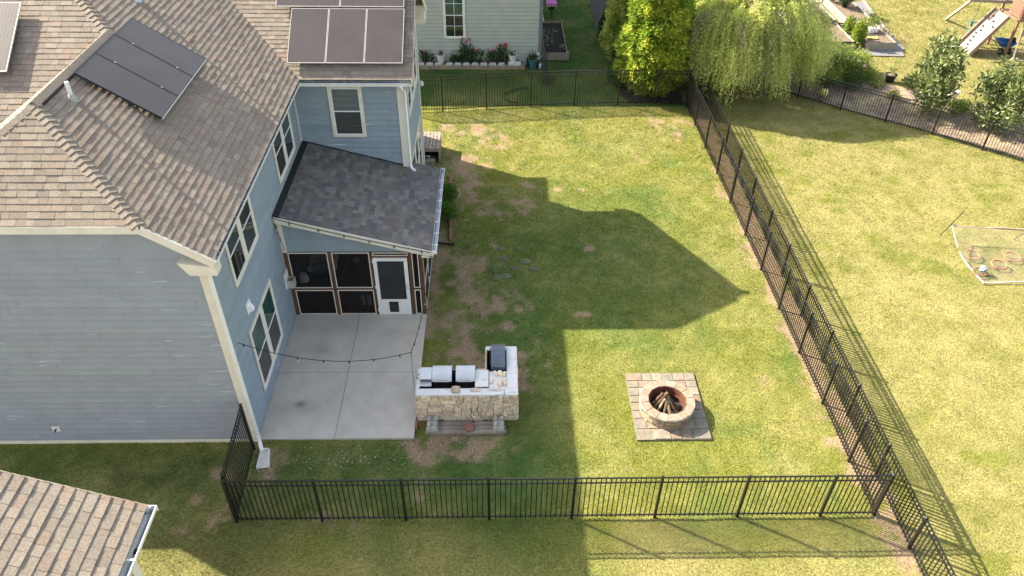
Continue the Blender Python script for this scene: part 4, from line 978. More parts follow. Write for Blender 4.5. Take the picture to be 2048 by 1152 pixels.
for i in range(n_):
    t0, t1 = (i+.25)/n_*2*math.pi+.014, (i+1.25)/n_*2*math.pi-.014; c = r.choice([(.27,.19,.14),(.28,.205,.15),(.26,.18,.13),(.285,.22,.165),(.27,.205,.155)])
    z0, z1 = zc, zc+.052; P_ = lambda rr, t_, z: (FC[0]+rr*math.cos(t_), FC[1]+rr*math.sin(t_), z)
    mb.hexa([P_(.475,t0,z0),P_(.695,t0,z0),P_(.695,t1,z0),P_(.475,t1,z0),P_(.48,t0+.006,z1),P_(.685,t0+.004,z1),P_(.685,t1-.004,z1),P_(.48,t1-.006,z1)], c)
ZC = zc+.052
mb.build('coping', 'paver', fp)
mb = MB(); mb.lathe([(.69,zc+.0),(.69,zc+.040),(.48,zc+.040)], (FC[0],FC[1],0), 42, (.5,.46,.40)); mb.build('mortar', 'concrete2', fp)
mb = MB(); mb.lathe([(.47,.04),(.472,ZC-.01),(.465,ZC+.004),(.455,ZC-.01),(.452,.04)], (FC[0],FC[1],0), 40); mb.lathe([(.452,.19),(.41,.19),(.41,.20),(.452,.20)], (FC[0],FC[1],0), 40); mb.build('steel_ring', 'rust', fp, smooth=True)
mb = MB(); mb.lathe([(.45,.05),(.3,.075),(.1,.06),(.0,.09)], (FC[0],FC[1],0), 24); mb.build('ash_bed', 'ash', fp)
def log(a, b_, r0, label, col=None, seed=1):
    col = [(.12,.075,.045),(.15,.095,.055),(.26,.20,.13),(.11,.07,.045),(.15,.11,.07),(.07,.045,.03),(.09,.055,.035)][seed-1]
    a, b_ = np.array(a, float)+np.array([*FC,0]), np.array(b_, float)+np.array([*FC,0]); rr = random.Random(seed); mb = MB()
    pts = [a+(b_-a)*t_+np.array([rr.uniform(-.006,.006),rr.uniform(-.006,.006),0]) for t_ in np.linspace(0,1,6)]
    mb.tube(pts, [r0*rr.uniform(.8,1.18) for _ in pts], 5+seed % 3, col)
    solo('log', mb, 'log', tuple(np.minimum(a, b_)), label, 'log', 'logs piled in the fire pit')
log((-.33,.08,.16),(-.06,.26,.34),.05,'thick split log lying at the back left inside the fire pit')
log((-.30,-.02,.12),(.06,.28,.36),.042,'long log running from the left side to the back of the fire pit',seed=2)
log((-.24,-.13,.10),(-.02,.12,.28),.04,'pale split log at the left front of the fire pit pile',seed=3)
log((-.12,-.33,.10),(.0,.02,.33),.034,'thin log leaning up from the front left of the fire pit',seed=4)
log((.08,-.38,.10),(.01,.0,.31),.046,'barky log leaning up from the front middle of the fire pit',seed=5)
log((.24,-.26,.10),(.03,.10,.36),.045,'dark log leaning up from the front right of the fire pit',seed=6)
log((.30,-.05,.10),(.06,.18,.33),.038,'dark log leaning from the right side of the fire pit',seed=7)

# flat stones in the lawn
for i, (px, py, sx, sy, a, l) in enumerate([(.18,19.9,.30,.22,.4,'small flat stone at the top left of the cluster half sunk in the lawn'),(.72,19.85,.34,.2,-.5,'grass-covered flat stone at the top right of the sunken cluster'),(.30,19.35,.30,.26,.8,'flat stone below the topmost one in the sunken cluster'),
    (.96,19.2,.48,.32,.1,'large pale flat stone on the right of the sunken cluster'),(1.2,18.8,.40,.28,-.2,'flat stone at the lower right end of the sunken cluster'),(-.02,18.75,.38,.34,.7,'green mossy flat stone at the left of the sunken cluster'),
    (.58,18.85,.30,.26,.3,'small flat stone in the middle of the sunken cluster'),(.34,18.45,.34,.30,-.4,'rounded pale flat stone at the lower middle of the sunken cluster'),(.06,18.35,.46,.32,.5,'largest mossy flat stone at the lower left of the sunken cluster')]):
    rock(px, py, -.012, sx*.9, sy*.9, .028, a, l, [(.13,.115,.07),(.085,.10,.04),(.11,.105,.065),(.115,.12,.06),(.10,.105,.055),(.07,.095,.03),(.10,.10,.06),(.12,.12,.07),(.095,.11,.05)][i], 'flat stones sunk in the lawn', seed=40+i, name='stepping_stone')

# ------------------------------------------------------------------ landing behind the extension
L_ = thing('wooden_landing', (-2.5,26,0), 'low wooden landing with weathered plank top behind the blue house', 'landing')
mb = MB()
x = -2.70
mb.box(-5.7,-2.9,25.4,26.72,.575,.60)
for i in range(6): mb.box(-2.88+i*.135,-2.88+i*.135+.118,25.36,26.70,.575,.605)
mb.build('deck_boards', 'woodgrey', L_)
mb = MB(); mb.box(-2.9,-2.10,25.38,25.42,.46,.57); mb.box(-2.13,-2.09,25.43,26.66,.0,.57); mb.box(-2.9,-2.14,26.62,26.66,0,.57); mb.build('skirt', 'woodgrey', L_)
mb = MB(); mb.box(-2.88,-2.14,25.9,25.93,.0,.45); mb.build('underside_shade', 'dark', L_)  # black sheet standing in for the shade of the open underside
mb = MB(); mb.box(-2.62,-2.25,25.12,25.36,.16,.20); mb.box(-2.60,-2.27,25.16,25.34,0,.16); solo('wooden_step', mb, 'woodgrey', (-2.4,25.2,0), 'small weathered wooden step in front of the landing', 'step')
mb = MB(); mb.tube([(-2.62,25.35,.30),(-2.5,25.30,.33),(-2.42,25.28,.31)], .018, 8); mb.tube([(-2.5,25.3,.33),(-2.5,25.3,.25)], .012, 6); solo('garden_tap', mb, 'steel', (-2.5,25.3,0), 'small pale tap handle in front of the dark side of the landing', 'tap')
# brick edging and drain pipe along the porch
mb = MB(); r = random.Random(8)
for i in range(20): y = 20.3+i*.205; mb.box(-1.50-.01*i+r.uniform(-.01,.01),-1.41-.01*i,y,y+.197,-.02,.06+r.uniform(0,.02))
solo('brick_edging', mb, 'redstone', (-1.5,22,0), 'curving red brick edging beside the porch roof', 'edging')
mb = MB(); mb.tube([(-1.95,20.1,.10),(-1.7,20.08,.06),(-1.33,20.05,.05)], .045, 10); solo('drain_pipe', mb, 'hose', (-1.9,20.1,0), 'short black drain pipe lying on the grass beside the porch', 'pipe')

# ------------------------------------------------------------------ neighbour roof, bottom left
Nn = thing('neighbour_house', (-6.3,3,0), 'neighbouring house with pinkish tan shingle roof at the bottom left corner', 'house')
NE_, NZ, NS = -4.42, 6.22, .464; NY = 5.86; nl = math.sqrt(1+NS*NS)
mb = MB(); shingles(mb, (NE_, 0, NZ), (0,1,0), (-1/nl,0,NS/nl), [[(-2,0),(NY,0),(NY,6.2),(-2,6.2)]], PINK, seed=51, t=.0125, wch=(.15,.18,.21,.25)); mb.build('roof', 'shingle', Nn)
gutter(Nn, (NE_+.10, -2, NZ-.03), (NE_+.10, NY+.02, NZ-.03), (1,0,0), w=.15, strap=.62, hole=7.28)
mb = MB(); mb.beam((NE_, NY-.01, NZ-.10), (NE_-5.6, NY-.01, NZ-.10+5.6*NS), .04, .17); mb.build('fascia', 'cream', Nn)
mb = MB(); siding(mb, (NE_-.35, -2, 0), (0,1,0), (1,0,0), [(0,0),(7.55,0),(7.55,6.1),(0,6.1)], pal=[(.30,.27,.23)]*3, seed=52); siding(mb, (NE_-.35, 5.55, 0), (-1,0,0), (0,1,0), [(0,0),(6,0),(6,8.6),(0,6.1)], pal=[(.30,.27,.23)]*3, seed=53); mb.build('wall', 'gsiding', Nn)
mb = MB(); mb.box(NE_-.36,NE_-.30,5.45,5.60,0,6.1); mb.build('corner_trim', 'cream', Nn)
mb = MB(); mb.box(NE_-.35,NE_,-2,5.8,6.08,6.11); mb.build('soffit', 'cream', Nn)

# ------------------------------------------------------------------ green house at the back
G = thing('green_house', (2.2,34.6,0), 'sage green lap-sided house behind the back fence', 'house')
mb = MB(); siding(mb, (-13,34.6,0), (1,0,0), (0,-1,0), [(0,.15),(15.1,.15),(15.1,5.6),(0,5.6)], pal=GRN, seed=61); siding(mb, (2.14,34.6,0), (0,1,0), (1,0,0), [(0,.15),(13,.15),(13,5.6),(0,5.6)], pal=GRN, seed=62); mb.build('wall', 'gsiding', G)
mb = MB(); mb.box(-13,2.12,34.585,34.62,-.1,.17); mb.build('foundation', 'concrete2', G)
mb = MB(); mb.box(2.03,2.18,34.55,34.59,.05,5.6); mb.box(2.15,2.19,34.595,34.7,.05,5.6); mb.build('corner_trim', mat('dark_trim', (.16,.17,.18), rough=.5), G)
window(G, (-2.33,34.6,1.26), (1,0,0), (0,-1,0), 1.0, 2.1, 'green', divided=True)
mb = MB(); ex = .45; z = 5.6
mb.poly([(-13.4,34.1,z),(2.6,34.1,z),(-.9,40.8,z+4.2),(-9.5,40.8,z+4.2)], (.3,.28,.26)); mb.poly([(2.6,34.1,z),(2.6,47.5,z),(-.9,40.8,z+4.2)], (.3,.28,.26)); mb.poly([(2.6,47.5,z),(-13.4,47.5,z),(-9.5,40.8,z+4.2),(-.9,40.8,z+4.2)], (.3,.28,.26)); mb.poly([(-13.4,47.5,z),(-13.4,34.1,z),(-9.5,40.8,z+4.2)], (.3,.28,.26)); mb.poly([(-13.4,34.1,z-.01),(-13.4,47.5,z-.01),(2.6,47.5,z-.01),(2.6,34.1,z-.01)], (.5,.5,.45))
mb.build('roof', 'shingle', G)
# retaining edge with light block caps
Wl = thing('retaining_wall', (-1,34.1,0), 'low brown block retaining wall with pale caps in front of the green house', 'wall')
mb = MB(); r = random.Random(4); x = -3.7
while x < 1.35: w = .30; mb.box(x+.004,x+w-.004,34.02+r.uniform(-.008,.008),34.2,-.02,.17, tuple(q*r.uniform(.8,1.05) for q in (.33,.25,.17))); x += w
mb.build('block_course', 'paver', Wl)
for i, x in enumerate([-3.42,-3.02,-2.62,-2.10,-1.72,-1.32,-.92,-.52,-.10,.30]):
    mb = MB(); a = .155; mb.hexa([(x-a,34.0,.175),(x+a,34.0,.175),(x+a*.9,34.22,.175),(x-a*.9,34.22,.175),(x-a,34.0,.25),(x+a,34.0,.25),(x+a*.8,34.22,.25),(x-a*.8,34.22,.25)], (.50,.46,.42)); mb.build('cap_block', 'paver', Wl)
mb = MB(); mb.box(.62,1.22,34.02,34.28,.175,.27, (.55,.53,.5)); mb.build('cap_block', 'paver', Wl)
mb = MB(); 
mb.box(.96,1.18,34.30,34.70,.10,.27,(.5,.5,.5)); b_ = solo('cinder_block', mb, 'concrete2', (1.07,34.5,0), 'grey cinder block beside the white pot at the house corner', 'block')
mb = MB(); mb.box(1.01,1.13,34.36,34.46,.271,.273); mb.box(1.01,1.13,34.54,34.64,.271,.273); mb.build('hole', 'dark', b_)
mb = MB(); mb.box(-3.6,1.3,34.2,34.58,.0,.14); o = solo('soil_bed', mb, 'soil', (-1,34.4,0), 'dark soil behind the retaining wall', 'soil', kind='structure')

# ------------------------------------------------------------------ vegetation
def leaves(name, P, D, ln, wd, col, parent, m='leaf', droop=0, jit=.25):
    """a diamond leaf at each point P along direction D"""
    n = len(P); D = D/(np.linalg.norm(D, axis=1)[:, None]+1e-9); R = rng.normal(size=(n, 3)); S = np.cross(D, R); S /= np.linalg.norm(S, axis=1)[:, None]+1e-9
    ln = np.broadcast_to(ln, n)[:, None]; wd = np.broadcast_to(wd, n)[:, None]
    N_ = np.cross(D, S); V = np.empty((n, 4, 3)); V[:, 0] = P; V[:, 1] = P+D*ln*.45+S*wd/2+N_*wd*.12; V[:, 2] = P+D*ln; V[:, 3] = P+D*ln*.45-S*wd/2+N_*wd*.12
    C = np.clip(col*(1+rng.normal(0, jit, n))[:, None], .004, .8)
    return npmesh(name, V.reshape(-1, 3), np.arange(n*4).reshape(-1, 4), C, m, parent)
def sph(n):
    v = rng.normal(size=(n, 3)); return v/np.linalg.norm(v, axis=1)[:, None]
def fol_col(P, a, b_, sc=2.5, seed=3):
    k = sstep(.3, .7, fbm(P[:, 0]*sc+P[:, 2]*1.7, P[:, 1]*sc+P[:, 2]*2.3, seed))[:, None]; return np.array(a)*(1-k)+np.array(b_)*k
def conifer(name, x, y, r, h, label, a, b_, n=9000, cat='tree', group=None, z0=.15, leaf=(.13,.05), shape=.35, lump=.40):
    t_ = thing(name, (x, y, 0), label, cat, group)
    mb = MB(); mb.tube([(x,y,-.05),(x+.02,y,h*.5),(x,y,h*.92)], [.09,.06,.015], 8); mb.build('trunk', 'bark', t_)
    # sprays: fans of flat leaflets held on an uneven conical shell
    u = rng.uniform(0, 1, n)**.8; z = z0+u*(h-z0); th = rng.uniform(0, 2*math.pi, n)
    prof = (np.clip(1-u, 0, 1)**shape)*(.55+.45*sstep(0, .15, u))
    rad = r*prof*(1-lump+2*lump*fbm(th*2.2+u*1.5, u*h*1.6, int(x*7) % 50, 3))*(1-.45*rng.uniform(0, 1, n)**2.2)
    P = np.stack([x+rad*np.cos(th), y+rad*np.sin(th), z], 1); out = np.stack([np.cos(th), np.sin(th), .25+.5*rng.uniform(-1, 1, n)], 1)
    k = 7; PP = np.repeat(P, k, 0); base = np.repeat(out, k, 0)+rng.normal(0, .55, (n*k, 3)); PP = PP+rng.normal(0, .045, (n*k, 3))
    c = np.repeat(fol_col(P, a, b_, 2.0), k, 0)
    leaves('crown', PP, base, leaf[0]*rng.uniform(.6, 1.3, n*k), leaf[1]*rng.uniform(.7, 1.3, n*k), c, t_, jit=.22)
    return t_
YG1, YG2 = (.52,.56,.075), (.22,.33,.04); DG1, DG2 = (.045,.10,.022), (.025,.065,.018)
conifer('arborvitae', 6.9, 31.75, 1.42, 6.0, 'tall yellow-green evergreen behind the back fence, the broadest of its row', YG1, YG2, 13000, leaf=(.21,.085), group='evergreens in the mulch bed')
conifer('arborvitae', 6.0, 34.9, .95, 5.0, 'sunlit yellow evergreen top left of the tall broad evergreen', (.55,.56,.15), YG2, 7000, group='evergreens in the mulch bed')
conifer('arborvitae', 8.15, 34.2, 1.15, 5.6, 'dark green evergreen between the tall yellow-green one and the willow', DG1, (.06,.13,.025), 9000, group='evergreens in the mulch bed')
conifer('conifer_shrub', 5.95, 37.4, .85, 1.9, 'dark rounded conifer shrub on the left of the curving mulch bed', DG1, (.05,.11,.03), 4500, 'shrub', 'evergreens in the mulch bed', shape=.5)
conifer('conifer_shrub', 5.75, 32.3, .62, 1.5, 'small light green conifer shrub at the fence, left of the tall evergreen', (.07,.14,.03), (.09,.17,.04), 3200, 'shrub', 'evergreens in the mulch bed', shape=.5)
conifer('conifer_shrub', 5.95, 33.5, .6, 2.1, 'bluish green narrow conifer shrub left of the tall evergreen', (.05,.12,.04), (.07,.15,.05), 3200, 'shrub', 'evergreens in the mulch bed', shape=.5)

# willow
wx, wy, wr, wh = 11.0, 32.4, 2.45, 5.0
T = thing('weeping_willow', (wx, wy, 0), 'weeping willow with pale yellow-green hanging strands beside the fences', 'tree')
mb = MB(); mb.tube([(wx-.25,wy-.1,-.05),(wx-.15,wy,.9),(wx,wy,1.9),(wx+.1,wy,2.8)], [.20,.16,.13,.08], 10)
r = random.Random(12)
for i in range(16):
    t_ = i*2.4; rr = r.uniform(1.1,2.2); z = r.uniform(3.2,4.3); zb = r.uniform(1.4,2.8)
    mb.tube([(wx-.1,wy,zb),(wx+.4*rr*math.cos(t_),wy+.4*rr*math.sin(t_),zb+.9),(wx+rr*math.cos(t_),wy+rr*math.sin(t_),z)], [.07,.045,.012], 6)
mb.build('trunk', 'bark', T)
Pl, Dl, Cl = [], [], []
for ci in range(300):                      # clumps of strands hanging from branch tips
    th0 = rng.uniform(0, 2*math.pi); rho0 = math.sqrt(rng.uniform(0, 1)); lumpy = .72+.60*float(fbm(np.array([th0*1.7]), np.array([rho0*2.2]), 8)[0])
    cc = np.array([.62,.68,.19])*rng.uniform(.55,1.25) if rng.uniform() < .88 else np.array([.62,.57,.34])*rng.uniform(.7,1.1)
    zc_ = wh-2.0*rho0**2.0+rng.uniform(-.7,.35)+(lumpy-1)*1.3; L0 = rng.uniform(1.0, 2.9)*(.7+.5*rho0); ph = rng.uniform(0,6)
    for i in range(int(rng.integers(14, 30))):
        th = th0+rng.normal(0,.10)/(.35+rho0); R0 = wr*rho0*lumpy+rng.normal(0,.16); z0 = zc_+rng.uniform(-.22,.12); L = L0*rng.uniform(.55,1.1)
        zend = max(z0-L, rng.uniform(.4,1.5)); m_ = max(6, int((z0-zend+.5)/.05)); t_ = np.linspace(0, 1, m_)
        outw = .62*rng.uniform(.3,1.4); R_ = R0+outw*(1-(1-t_)**2.2); z = z0+.22*np.sin(t_*math.pi*.9)*(1-t_)-(z0-zend)*t_**1.5
        sw = rng.normal(0,.14)*t_+.07*np.sin(t_*5+ph)
        P = np.stack([wx+R_*math.cos(th)-sw*math.sin(th)+.12*t_, wy+R_*math.sin(th)+sw*math.cos(th)-.05*t_, z],1); d = np.gradient(P, axis=0)
        Pl.append(P+rng.normal(0,.016,P.shape)); Dl.append(d/np.linalg.norm(d,axis=1)[:,None]+rng.normal(0,.85,P.shape)); Cl.append(np.tile(cc*rng.uniform(.85,1.15),(m_,1)))
P, D, C = np.concatenate(Pl), np.concatenate(Dl), np.concatenate(Cl)
leaves('crown', P, D, rng.uniform(.08,.17,len(P)), rng.uniform(.018,.036,len(P)), C, T, jit=.18)

def bush(name, x, y, r, h, label, a, b_, n=900, leaf=(.09,.05), cat='shrub', group=None, flowers=None, k=1, z0=.05, stems=6, spread=1.0, lean=(0,0), sparse=False, tips_n=0, m='leaf'):
    t_ = thing(name, (x, y, 0), label, cat, group); rr = random.Random(int(x*31+y*17)); mb = MB(); tips = []
    for i in range(stems):
        th = i*2.399+rr.random(); q = rr.uniform(.3,.85)*r
        tp = np.array([x+q*math.cos(th)+lean[0], y+q*math.sin(th)+lean[1], h*rr.uniform(.65,.95)]); tips.append(tp)
        mb.tube([(x+.03*math.cos(th),y+.03*math.sin(th),-.02),((x+tp[0])/2+.02,(y+tp[1])/2,tp[2]*.55),tp], [.016,.011,.005], 5)
    mb.build('stem', 'bark', t_)
    d = sph(n); q = rng.uniform(0,1,n)**.42; lum = .62+.75*fbm(np.arctan2(d[:,1],d[:,0])*1.6+9, d[:,2]*2.2+x, int(y*3) % 40, 3)
    hz_ = (h-z0)/2; c0 = np.array([x+lean[0]*.6,y+lean[1]*.6,z0+hz_]); P = c0+d*q[:,None]*lum[:,None]*np.array([r*spread,r*spread,hz_*1.05])
    P[:,2] = np.maximum(P[:,2], .04); P[:, :2] += (np.array(lean)[None,:]*((P[:,2:3]-hz_)/h))
    if sparse:
        idx = rng.integers(0, stems, n); P = np.array(tips)[idx]+rng.normal(0, .09, (n,3))-np.array([0,0,1])*rng.uniform(0,h*.4,(n,1))
    D = d+np.array([0,0,.35])+rng.normal(0,.5,(n,3))
    if tips_n:      # leaves in rosettes round branch tips, with gaps between
        T_ = P[:tips_n]; idx = rng.integers(0, tips_n, n); off = sph(n)*rng.uniform(.02,.17,(n,1))*(1+r*.25); P = T_[idx]+off; P[:,2] = np.maximum(P[:,2],.05); D = off/.1+np.array([0,0,.45])+rng.normal(0,.3,(n,3))
    leaves('foliage', P, D, leaf[0]*rng.uniform(.6,1.3,n), leaf[1]*rng.uniform(.7,1.2,n), fol_col(P, a, b_, 3.5), t_, m=m)
    if flowers:
        fc, fn, fs = flowers; d = sph(fn); d[:,2] = abs(d[:,2]); P = c0+d*lum[:fn,None]*np.array([r,r,hz_])*.98
        for p in P: leaves('flower', np.repeat(p[None], 7, 0), sph(7)+np.array([0,0,.5]), fs, fs*.8, np.tile(fc,(7,1)), t_, jit=.1)
    return t_
BG1, BG2 = (.24,.32,.05), (.12,.19,.035)
bush('magnolia', 18.05, 29.35, 1.0, 3.0, 'upright glossy magnolia behind the angled fence, left of the wooden stake', (.21,.25,.085), (.085,.12,.03), 3600, (.21,.085), 'tree', 'glossy magnolias', stems=9, lean=(.45,.5), spread=.85, tips_n=130, m='glossleaf')
bush('magnolia', 20.5, 28.2, 1.35, 2.75, 'broad glossy magnolia at the right edge behind the angled fence', (.21,.25,.085), (.085,.12,.03), 4600, (.21,.085), 'tree', 'glossy magnolias', stems=11, spread=.95, lean=(.3,.3), tips_n=170, m='glossleaf')
bush('shrub', 15.5, 33.4, 1.15, 1.6, 'feathery light green shrub right of the willow', (.30,.36,.08), BG2, 5200, (.11,.035), group='shrubs in the bark bed', tips_n=150)
bush('shrub', 14.2, 33.2, 1.1, 1.7, 'loose green shrub tucked against the willow strands', (.27,.33,.08), BG2, 4200, (.11,.035), group='shrubs in the bark bed', tips_n=150)
bush('shrub', 14.9, 32.25, .75, 1.05, 'low fresh green shrub in front of the feathery ones by the willow', (.30,.38,.06), BG2, 2400, (.10,.045), group='shrubs in the bark bed', tips_n=90)
bush('shrub', 16.75, 33.75, .7, 1.0, 'leafy lime green shrub behind the pale rose bush', (.32,.38,.07), BG1, 2200, (.10,.05), group='shrubs in the bark bed', tips_n=80)
bush('rose_bush', 16.3, 33.1, .7, 1.15, 'rose bush with pale pink-white blooms beside the garden beds', (.13,.20,.04), BG2, 2000, (.07,.05), group='shrubs in the bark bed', flowers=((.62,.52,.50),26,.06))
bush('rose_bush', 15.95, 32.0, .62, .75, 'low dark green rose bush with a red bloom near the fence', (.08,.14,.03), (.05,.09,.02), 1600, (.07,.05), group='shrubs in the bark bed', flowers=((.5,.10,.10),5,.06))
bush('shrub', 17.1, 33.0, .45, .6, 'bright lime low shrub right of the rose bushes', (.25,.30,.04), BG1, 1100, (.07,.045), group='shrubs in the bark bed')
bush('shrub', 17.15, 32.1, .35, .35, 'small sparse green plant in the bark near the round pot', (.16,.20,.05), BG2, 380, (.07,.045), group='shrubs in the bark bed')
bush('shrub', 19.55, 29.65, .36, .5, 'bright green low plant at the foot of the wooden stake', (.20,.27,.04), BG1, 700, (.08,.05), group='shrubs in the bark bed')
bush('shrub', 20.1, 29.75, .3, .5, 'second bright green plant between the stake and the right magnolia', (.18,.25,.04), BG1, 520, (.08,.05), group='shrubs in the bark bed')
bush('shrub', 18.6, 32.0, .35, .55, 'dark little shrub in the shade left of the upright magnolia', (.04,.07,.02), (.03,.05,.015), 600, (.08,.05), group='shrubs in the bark bed')
bush('shrub', 17.45, 30.9, .3, .4, 'yellow-tipped small shrub in the middle of the bark bed', (.32,.27,.06), BG1, 420, (.07,.04), group='shrubs in the bark bed')
bush('shrub', 16.7, 34.2, .4, .8, 'leafy bright green plant in front of the middle garden bed', BG1, BG2, 900, (.09,.06), group='shrubs in the bark bed')
bush('boxwood', -1.62, 22.6, .34, .75, 'bright green boxwood nearest the wooden landing', (.10,.20,.02), (.06,.14,.015), 2600, (.045,.03), group='boxwoods along the porch')
bush('boxwood', -1.62, 21.5, .33, .72, 'middle boxwood beside the porch gutter', (.10,.20,.02), (.06,.14,.015), 2600, (.045,.03), group='boxwoods along the porch')
bush('pepper_plant', 18.02, 36.9, .30, 1.25, 'tall bright green climbing plant between the two front garden beds', (.22,.29,.03), BG1, 900, (.13,.09), 'plant')
bush('pepper_plant', 17.95, 38.0, .26, 1.1, 'bright green climbing plant behind the front one between the beds', (.20,.27,.03), BG1, 600, (.13,.09), 'plant')

# cannas and pots by the green house
def canna(x, y, h, n_, fc, label):
    t_ = thing('canna_lily', (x,y,.1), label, 'plant', 'flowering plants along the green house'); r = random.Random(int(x*100)); P, D, ln = [], [], []; mb = MB()
    for i in range(n_):
        bx, by = x+r.uniform(-.22,.22), y+r.uniform(-.10,.10); hh = h*r.uniform(.6,1); mb.tube([(bx,by,.1),(bx+r.uniform(-.05,.05),by,hh)], [.012,.007], 5)
        for j in range(8):
            z = .12+(hh-.2)*j/8; th = r.uniform(0,6.28); P.append((bx,by,z)); D.append((math.cos(th),math.sin(th)*.7,r.uniform(.5,1.6))); ln.append(r.uniform(.22,.36))
    mb.build('stem', 'stem', t_); P, D = np.array(P), np.array(D, float)
    leaves('foliage', P, D, np.array(ln), .10, np.tile([.055,.10,.035],(len(P),1)), t_)
    if fc:
        q = []; 
        for i in range(max(2, n_//3)): q.append((x+r.uniform(-.2,.2), y+r.uniform(-.08,.08), h*r.uniform(.8,1.02)))
        for p in q: PP = np.repeat(np.array(p)[None], 14, 0)+rng.normal(0,.03,(14,3)); leaves('flower', PP, sph(14)+np.array([0,-.3,.5]), .08, .055, np.tile(fc,(14,1)), t_, jit=.15)
canna(-3.2,34.42,.75,7,(.42,.14,.14),'dull red flowering plant at the far left by the corner trim')
canna(-1.75,34.42,.62,9,(.55,.45,.4),'leafy plant with one pale bloom right of the left white pot')
canna(-1.35,34.45,1.25,10,(.40,.07,.20),'tall canna with magenta blooms under the green house window')
canna(-.85,34.42,.85,9,(.42,.12,.14),'canna with few red blooms right of the magenta one')
canna(-.15,34.42,.78,5,(.60,.16,.22),'small canna with bright pink-red blooms in the middle of the bed')
canna(.35,34.45,1.05,12,(.62,.07,.12),'dense canna with red blooms left of the right white pot')
def pot(name, x, y, z, r0, h, m_, label, col=None, plant=None, cat='pot', group=None, soil=True):
    t_ = thing(name, (x,y,z), label, cat, group); mb = MB()
    mb.lathe([(0,0),(r0*.66,0),(r0*.92,h*.86),(r0*1.06,h*.87),(r0*1.08,h),(r0*.92,h),(r0*.88,h*.86),(r0*.6,.03),(0,.03)], (x,y,z), 20); mb.build('pot_body', m_, t_, smooth=False)
    if soil: mb = MB(); mb.lathe([(r0*.87,h*.88),(0,h*.9)], (x,y,z), 16); mb.build('soil', 'soil', t_)
    if plant:
        n_, hh, a, lf = plant; th = rng.uniform(0,6.28,n_); P = np.stack([x+r0*.4*np.cos(th)*rng.uniform(0,1,n_), y+r0*.4*np.sin(th)*rng.uniform(0,1,n_), z+h+rng.uniform(0,hh*.6,n_)],1)
        D = np.stack([np.cos(th),np.sin(th),rng.uniform(.2,1.8,n_)],1); leaves('foliage', P, D, lf*rng.uniform(.6,1.3,n_), lf*.35, np.tile(a,(n_,1)), t_)
    return t_
pot('plant_pot', -2.52,34.42,.14,.20,.42,'whitepot','left of two white pots in the bed by the green house',plant=(26,.12,(.13,.06,.03),.12), group='white pots by the green house')
pot('plant_pot', .83,34.42,.14,.20,.42,'whitepot','right white pot beside the cinder block at the green house',plant=(16,.15,(.10,.14,.05),.16), group='white pots by the green house')
pot('plant_pot', 1.78,34.2,0,.22,.40,'tealpot','glazed teal pot with a fern at the corner of the green house',plant=(60,.25,(.10,.15,.05),.26))
mb = MB(); mb.hexa([(1.50,34.3,0),(2.05,34.3,0),(2.05,34.55,0),(1.50,34.55,0),(1.52,34.3,.30),(2.03,34.3,.30),(2.03,34.55,.32),(1.52,34.55,.32)]); mb.box(1.48,2.07,34.28,34.57,.30,.33); solo('storage_bin', mb, 'plastic', (1.8,34.4,0), 'black storage bin behind the teal pot', 'bin')
mb = MB(); mb.lathe([(0,0),(.11,0),(.12,.26),(.09,.30),(0,.30)], (1.98,34.42,.33), 14); mb.tube([(2.08,34.4,.4),(2.2,34.35,.5),(2.24,34.33,.62)],.014,6); solo('watering_can', mb, 'whitepot', (1.98,34.42,.33), 'pale watering can on the black bin', 'watering can')
mb = MB(); mb.lathe([(0,0),(.06,0),(.07,.18),(.03,.24),(0,.25)], (2.12,34.15,0), 10); solo('bottle', mb, 'white', (2.12,34.15,0), 'white bottle on the ground right of the teal pot', 'bottle')
# raised bed by the green house
B_ = thing('raised_bed', (2.9,37,0), 'dark raised bed with wooden posts right of the green house', 'planter')
mb = MB(); x0,x1,y0,y1,h = 2.35,3.45,35.05,39.2,.40
mb.box(x0,x1,y0,y0+.04,.02,h-.02); mb.box(x0,x1,y1-.04,y1,.02,h-.02); mb.box(x0,x0+.04,y0+.04,y1-.04,.02,h-.02); mb.box(x1-.04,x1,y0+.04,y1-.04,.02,h-.02); mb.build('board', 'woodgrey', B_)
for (x, y) in ((x1+.035,y0+.04),(x1+.035,37.1),(x1+.035,y1-.04),(x0-.035,y0+.04)): mb = MB(); mb.box(x-.035,x+.035,y-.045,y+.045,0,h+.04); mb.build('post', 'woodgrey', B_)
mb = MB(); mb.box(x0+.04,x1-.04,y0+.04,y1-.04,.05,h-.10); mb.build('soil', mat('dark_soil', (.022,.018,.016), rough=1, var=.4, scale=20, bump=.6), B_)
for i, (x, y, n_, s_) in enumerate(((2.65,36.1,40,.42),(3.0,37.6,14,.25),(3.2,35.7,16,.22),(2.55,37.3,18,.36))):
    t_ = thing('vegetable_plant', (x,y,.3), ['tall pale floppy leafed plant at the near left of the dark raised bed','small pale leafed plant in the back middle of the dark raised bed','little seedling at the near right of the dark raised bed','pale green floppy plant at the left middle of the dark raised bed'][i], 'plant', 'plants in the dark raised bed')
    th = rng.uniform(0,6.28,n_); P = np.stack([x+.06*np.cos(th),y+.06*np.sin(th),.3+rng.uniform(0,s_,n_)],1); leaves('foliage', P, np.stack([np.cos(th),np.sin(th),rng.uniform(-.1,.9,n_)],1), s_*.55, .07, np.tile([.20,.24,.14],(n_,1)), t_)
t_ = thing('plant_stand', (3.0,40.6,0), 'magenta tray on a dark post at the top edge beside the green house', 'stand')
mb = MB(); mb.tube([(3.0,40.6,0),(3.0,40.6,.75)],.02,8); mb.tube([(3.0,40.6,.62),(3.12,40.55,0)],.012,6); mb.build('post','plastic',t_)
mb = MB(); mb.box(2.72,3.28,40.4,41.1,.80,.86); mb.build('tray','pink',t_)
